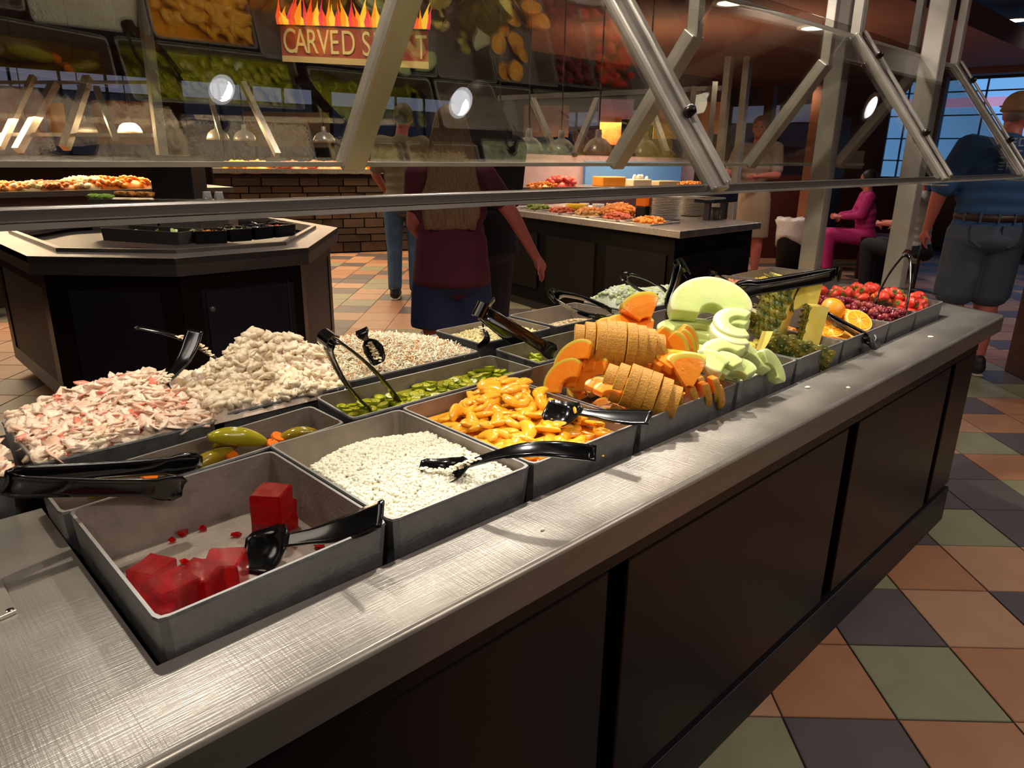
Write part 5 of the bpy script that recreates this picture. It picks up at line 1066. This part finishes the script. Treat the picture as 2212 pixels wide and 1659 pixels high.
def person(label, base, yaw, h, J, top, bottom, hair, shoe=None, skin=SKIN, sleeve=.5, legs='long', build=1., group=None, hairlen=0, cap=None, seated=False, vox=.010, skirt=False, glove=None, extra=None):
    """local frame: +y faces forward, +x the person's right... joints in metres for 1.75 m; base on the floor"""
    k = h/1.75; e = empty('person', base, label, 'person', group, rz=yaw)
    E = Matrix.Translation(Vector(base))@Matrix.Rotation(yaw,4,'Z')
    def W_(p): return Vector(p)*k
    D = dict(hip=(0,0,.93), chest=(0,.01,1.27), neck=(0,0,1.47), head=(0,.02,1.625),
        sR=(.19,0,1.42), eR=(.24,-.03,1.14), wR=(.25,.03,.90), sL=(-.19,0,1.42), eL=(-.24,-.03,1.14), wL=(-.25,.03,.90),
        hR=(.095,0,.90), kR=(.10,.03,.50), aR=(.10,-.02,.09), hL=(-.095,0,.90), kL=(-.10,.03,.50), aL=(-.10,-.02,.09)); D.update(J)
    D = {a: W_(b) for a, b in D.items()}; B = build*k
    def add(name, mb, m, vx, it=6, ch=True):
        o = mb.build(name, m, smooth=True); o.parent = e; remesh(o, vx, it); return o
    b = MB(); H0 = D['head']; N = D['neck']; up = (H0-N).normalized()
    b.ellip(H0+Vector((0,-.008,.012))*k, (.075*k,.092*k,.105*k), 18); b.ellip(H0+Vector((0,.035,-.055))*k, (.052*k,.055*k,.06*k), 14)
    caps(b, H0+Vector((0,.09,.0))*k, H0+Vector((0,.105,-.03))*k, .008*k, .014*k)                      # nose
    for s in (-1,1): b.ellip(H0+Vector((s*.077,-.01,-.01))*k, (.010*k,.02*k,.032*k), 10)
    b.ellip(H0+Vector((0,.083,-.065))*k, (.022*k,.010*k,.008*k), 8)
    caps(b, N-up*.06*k, H0-up*.06*k, .058*B, .052*k)
    ch = D['chest']; hp = D['hip']
    for t, rx, ry in ((0,.155,.105),(.25,.135,.095),(.5,.14,.10),(.8,.165,.11),(1.05,.16,.10)): 
        c = hp.lerp(ch, t); b.ellip(c, (rx*B,ry*B,.12*k), 16)
    for s in 'RL':
        caps(b, ch.lerp(D['s'+s],.4)+Vector((0,0,.06*k)), D['s'+s], .062*B, .056*B); caps(b, D['s'+s], D['e'+s], .050*B, .040*B); caps(b, D['e'+s], D['w'+s], .040*B, .027*k)
        if not (glove and s == glove): hand(b, D['w'+s], (D['w'+s]-D['e'+s]), Vector((-1 if s == 'R' else 1,0,.1)), 1 if s == 'R' else -1)
        caps(b, D['h'+s], D['k'+s], .085*B, .056*B); caps(b, D['k'+s], D['k'+s].lerp(D['a'+s],.35), .055*B, .056*B); caps(b, D['k'+s].lerp(D['a'+s],.35), D['a'+s], .056*B, .037*k)
        if not seated or True: caps(b, D['a'+s]-Vector((0,.03*k,.04*k)), D['a'+s]+Vector((0,.12*k,-.05*k)), .038*k, .032*k)
    add('body', b, skin, vox)
    for s in (-1,1): MB().ellip(H0+Vector((s*.03,.082,.01))*k, (.012*k,.008*k,.007*k), 10).build('eye', mat('eye_dark','#1a1210',.2), smooth=True).parent = e
    t = MB()
    if hairlen: t.tube([hp.lerp(ch,.5), hp.lerp(ch,.1), hp-Vector((0,0,.03*k)), hp-Vector((0,0,.07*k))], [.178*B,.19*B,.2*B,.2*B], 22, 0, (1,.8), (0,1,0))
    for q, rx, ry in ((.3 if hairlen else 0 if skirt else -.18,.165,.12),(-.18,.18,.125),((.1,.165,.115) if not hairlen else (.35,.16,.115)),(.35,.16,.115),(.6,.17,.12),(.85,.185,.125),(1.08,.175,.115)): t.ellip(hp.lerp(ch,q), (rx*B,ry*B,.10*k), 16)
    for s in 'RL':
        caps(t, ch.lerp(D['s'+s],.4)+Vector((0,0,.06*k)), D['s'+s], .075*B, .066*B); caps(t, D['s'+s], D['s'+s].lerp(D['e'+s],sleeve*1.6 if sleeve < .6 else .98), .066*B, .06*B)
        if sleeve > .6: caps(t, D['e'+s], D['e'+s].lerp(D['w'+s],.92), .052*B, .04*B)
    caps(t, N-up*.05*k, N-up*.02*k, .072*B, .064*B); add('shirt', t, top, vox*1.2, 4)
    p = MB(); p.ellip(hp, (.17*B,.12*B,.12*k), 16); p.ellip(hp-Vector((0,.02*k,.05*k)), (.175*B,.125*B,.10*k), 16)
    for s in 'RL':
        if skirt: continue
        if legs == 'short': p.tube([D['h'+s]+Vector((0,0,.03*k)), D['h'+s].lerp(D['k'+s],.35), D['h'+s].lerp(D['k'+s],.78)], [.105*B,.118*B,.125*B], 16, 0, (1,.95), (0,1,0)); continue
        if legs == 'long': caps(p, D['h'+s], D['k'+s], .098*B, .072*B); caps(p, D['k'+s], D['a'+s]+Vector((0,0,.03*k)), .072*B, .062*B)
        else: caps(p, D['h'+s], D['h'+s].lerp(D['k'+s], .62 if legs == 'short' else .88), .102*B, .098*B)
    if skirt: p.tube([hp+Vector((0,0,.05*k)), hp-Vector((0,0,.12*k)), hp-Vector((0,0,.45*k))], [.16*B,.18*B,.19*B], 20, 0, (1,.75), (0,1,0))
    if seated and skirt: pass
    add('trousers' if legs == 'long' else 'shorts' if not skirt else 'skirt', p, bottom, vox*1.2, 4)
    hr = MB()
    if cap:
        hr.ellip(H0+Vector((0,-.03,.0))*k, (.08*k,.07*k,.07*k), 14); add('hair', hr, hair, vox, 3)
        c = MB(); c.ellip(H0+Vector((0,-.008,.048))*k, (.090*k,.105*k,.085*k), 18); c.ellip(H0+Vector((0,.11,.05))*k, (.07*k,.075*k,.010*k), 14); c.tube([H0+Vector((.078*math.cos(a)*1.18,.1*math.sin(a)-.008,.02))*k for a in [2*PI*i/24 for i in range(25)]], .008*k, 6); add('cap', c, cap, .008, 2)
    else:
        hr.ellip(H0+Vector((0,-.022,.03))*k, (.088*k,.098*k,.10*k), 18)
        if hairlen:
            hr.ellip(H0+Vector((0,-.05,-.06))*k, (.095*k,.06*k,.14*k), 16)
            n_ = int(hairlen*18)
            for i in range(34):
                x = -.12+.24*i/33; ln = hairlen*(.93+.07*math.sin(i*1.3)); hr.tube([H0+Vector((x*.55,-.062,.03))*k, H0+Vector((x*.9,-.09,-ln*.35))*k, H0+Vector((x*1.1,-.12,-ln*.7))*k, H0+Vector((x*1.12,-.135,-ln))*k], [.024*k,.028*k,.026*k,.015*k], 8)
        add('hair', hr, hair, .009, 2)
    if shoe:
        for s in 'RL':
            a = D['a'+s]; sh = MB(); caps(sh, a+Vector((0,-.035,-.035))*k, a+Vector((0,.13,-.05))*k, .048*k, .042*k); sh.ellip(a+Vector((0,-.02,-.0))*k, (.046*k,.055*k,.05*k)); o = sh.build('shoe', shoe, smooth=True); o.parent = e; remesh(o, .009, 3)
            so = MB().tube([a+Vector((0,-.075,-.083))*k, a+Vector((0,.0,-.083))*k, a+Vector((0,.165,-.083))*k], [.03*k,.045*k,.032*k], 12, 0, (1,.16), (0,0,1)); o = so.build('sole', mat('shoe_sole','#b8b09c',.6), smooth=True); o.parent = e
    if glove:
        g = MB(); w, el = D['w'+glove], D['e'+glove]; s = 1 if glove == 'R' else -1; hand(g, w, w-el, Vector((0,0,-1)), s, .35); caps(g, w-(w-el).normalized()*.05, w, .036*k, .034*k); o = g.build('glove', mat('white_glove','#d9d3d6',.4), smooth=True); o.parent = e; remesh(o, .007, 2)
    if extra: extra(e, D, k)
    return e
def floorpt(px, py, D): p = dep(px,py,D); return Vector((p.x,p.y,0))
YC = math.atan2(F_.y, F_.x)-PI/2         # yaw that faces away from the camera
MAROON = mat('maroon_cloth','#4a1526',.8,0,'#5a1b2f',6,.6,.1,40); NAVYC = mat('navy_cloth','#1b2240',.85,0,'#222a4c',8,.6); HAIRB = mat('blond_brown_hair','#4f3626',.5,0,'#93704e',24,.6,.3,60,stretch=(8,8,1)); HAIRD = mat('dark_hair','#241914',.55)
DEN = mat('blue_denim','#2f4258',.85,0,'#46607c',12,.7,.15,120); DEN2 = mat('grey_blue_denim','#3c4652',.85,0,'#4a5664',10,.6,.15,120)
person('woman in maroon shirt and navy shorts walking, long blond-brown hair', floorpt(975,500,3.55), YC+.10, 1.60,
    dict(sR=(.175,0,1.40), eR=(.33,.03,1.20), wR=(.47,.10,.97), sL=(-.175,0,1.40), eL=(-.2,.05,1.14), wL=(-.12,.2,1.0), hip=(0,0,.90), kL=(-.10,-.02,.5), aL=(-.09,-.16,.13), kR=(.10,.1,.5), aR=(.1,.12,.09)),
    MAROON, NAVYC, HAIRB, BLKM, SKIN2, .35, 'short', 1.08, hairlen=.50)
person('person in black top and dark trousers just ahead of the long-haired woman', floorpt(1035,500,3.95), YC+.25, 1.74,
    dict(eR=(.2,.1,1.15), wR=(.12,.25,1.05), kR=(.11,.06,.5), aR=(.12,.1,.09)), mat('black_cloth','#17151a',.85,0,'#201d24',8,.6), mat('dark_grey_trousers','#26222c',.85), HAIRD, BLKM, SKIN, .9, 'long', 1.12, hairlen=.2)
def belt(e, D, k):
    pass
person('man in olive t-shirt and blue jeans by the stone carving station', Vector((3.80,5.20,0)), YC+.0, 1.80,
    dict(head=(.02,.03,1.63), eR=(.23,.12,1.17), wR=(.12,.3,1.12), eL=(-.25,.02,1.14), wL=(-.2,.18,1.0)), mat('olive_cloth','#6f6650',.85,0,'#7d745c',6,.6), DEN, mat('brown_hair','#3e2c1f',.6), mat('black_sneaker','#1a181a',.5), SKIN2, .5, 'long', 1.05)
person('standing worker in tan clothes with a white glove at the counter end', Vector((7.55,3.62,0)), YC+PI-.5, 1.82,
    dict(sR=(.19,0,1.42), eR=(.26,.1,1.17), wR=(.34,.32,1.02), eL=(-.24,.1,1.15), wL=(-.10,.26,1.14)), mat('taupe_cloth','#7d6a60',.85,0,'#8a766b',6,.6), mat('khaki_cloth','#8a7560',.85), mat('reddish_hair','#6e4630',.6), BLKM, SKIN2, .5, 'short', 1.1, skirt=True, glove='R')
def manx(e, D, k):
    hp = D['hip']; m = MB(); m.tube([hp+Vector((.192*math.cos(a),.142*math.sin(a),.085)) for a in [2*PI*i/28 for i in range(29)]], .016, 8, 0, (1,1.5)); o = m.build('belt', mat('brown_belt','#3a2218',.5), smooth=True); o.parent = e
    for i in range(5):
        a = -PI/2+(i-2)*.5; m = MB().box((.205*math.cos(a)-.006,.155*math.sin(a)-.004,hp.z+.055),(.205*math.cos(a)+.006,.155*math.sin(a)+.006,hp.z+.118)); o = m.build('belt_loop', DEN2); o.parent = e
    for s in (-1,1):
        m = MB(); pts = [(-.055,.075),(.055,.075),(.055,-.02),(0,-.06),(-.055,-.02)]; cx_ = s*.085
        f = [Vector((cx_+x,-.150-.02*(1-abs(cx_+x)*4)+.0,hp.z-.035+z)) for x,z in pts]; m.add(f+[v+Vector((0,.03,0)) for v in f], [(0,1,2,3,4),(9,8,7,6,5)]+[(i,(i+1)%5,5+(i+1)%5,5+i) for i in range(5)]); o = m.build('back_pocket', DEN2); o.parent = e
    wL = D['wL']; m = MB(); m.tube([wL+Vector((0,.02,-.05)), wL+Vector((.0,.05,-.2)), Vector((wL.x,wL.y+.08,.0))], .011, 10); o = m.build('cane', BLKM, smooth=True); o.parent = e
    for z0 in (.17,.10,.03): 
        m = MB()
        for j in range(4):
            x = .10-.042*j-.02; zz = D['chest'].z+z0
            for (dx,dz,w,h) in random.sample([(0,0,.026,.007),(0,.02,.026,.007),(0,.04,.026,.007),(-.011,.02,.006,.046),(.011,.02,.006,.046)],3): m.box((x+dx-w/2,-.142-.0*abs(x),zz+dz-h/2),(x+dx+w/2,-.128,zz+dz+h/2))
        o = m.build('faded_print', mat('faded_print','#93a0ac',.8)); o.parent = e
person('man in tan cap, blue t-shirt and denim shorts seen from behind', Vector((5.15,.70,0)), YC-.20, 1.80,
    dict(eL=(-.30,.02,1.16), wL=(-.31,.10,.93), eR=(.28,.12,1.2), wR=(.2,.3,1.15), hip=(0,0,.93), head=(.06,.06,1.62), neck=(.03,.03,1.47)), mat('blue_shirt','#27466f',.85,0,'#2f5482',5,.6,.1,30), DEN2, mat('grey_hair','#6b625a',.6), mat('dark_shoe','#222024',.5), SKIN2, .55, 'knee', 1.28, cap=mat('tan_cap','#8f6e52',.8), extra=manx)
PNK = mat('hot_pink_cloth','#8f1256',.8,0,'#a81a66',6,.6)
person('woman in hot pink sitting on the booth bench', floorpt(1870,500,8.7), YC+1.3, 1.62,
    dict(hip=(0,0,.55), chest=(0,.05,.88), neck=(0,.05,1.08), head=(0,.08,1.24), sR=(.17,.05,1.03), eR=(.2,.12,.80), wR=(.12,.32,.78), sL=(-.17,.05,1.03), eL=(-.2,.12,.80), wL=(-.12,.32,.78),
        hR=(.09,.04,.52), kR=(.11,.45,.54), aR=(.11,.42,.1), hL=(-.09,.04,.52), kL=(-.11,.45,.54), aL=(-.11,.42,.1)), PNK, PNK, HAIRD, BLKM, SKIN2, .9, 'long', 1.1, seated=True)
person('seated person in a pale grey shirt beside the man in the cap', floorpt(1985,500,7.2), YC+.6, 1.7,
    dict(hip=(0,0,.55), chest=(0,.05,.88), neck=(0,.05,1.10), head=(0,.08,1.26), sR=(.18,.05,1.04), eR=(.2,.12,.80), wR=(.12,.32,.78), sL=(-.18,.05,1.04), eL=(-.2,.12,.80), wL=(-.12,.32,.78),
        hR=(.09,.04,.52), kR=(.11,.45,.54), aR=(.11,.42,.1), hL=(-.09,.04,.52), kL=(-.11,.45,.54), aL=(-.11,.42,.1)), mat('pale_grey_cloth','#a8a39c',.8), mat('black_trouser','#141317',.8), HAIRD, BLKM, SKIN2, .5, 'long', 1.15, seated=True)
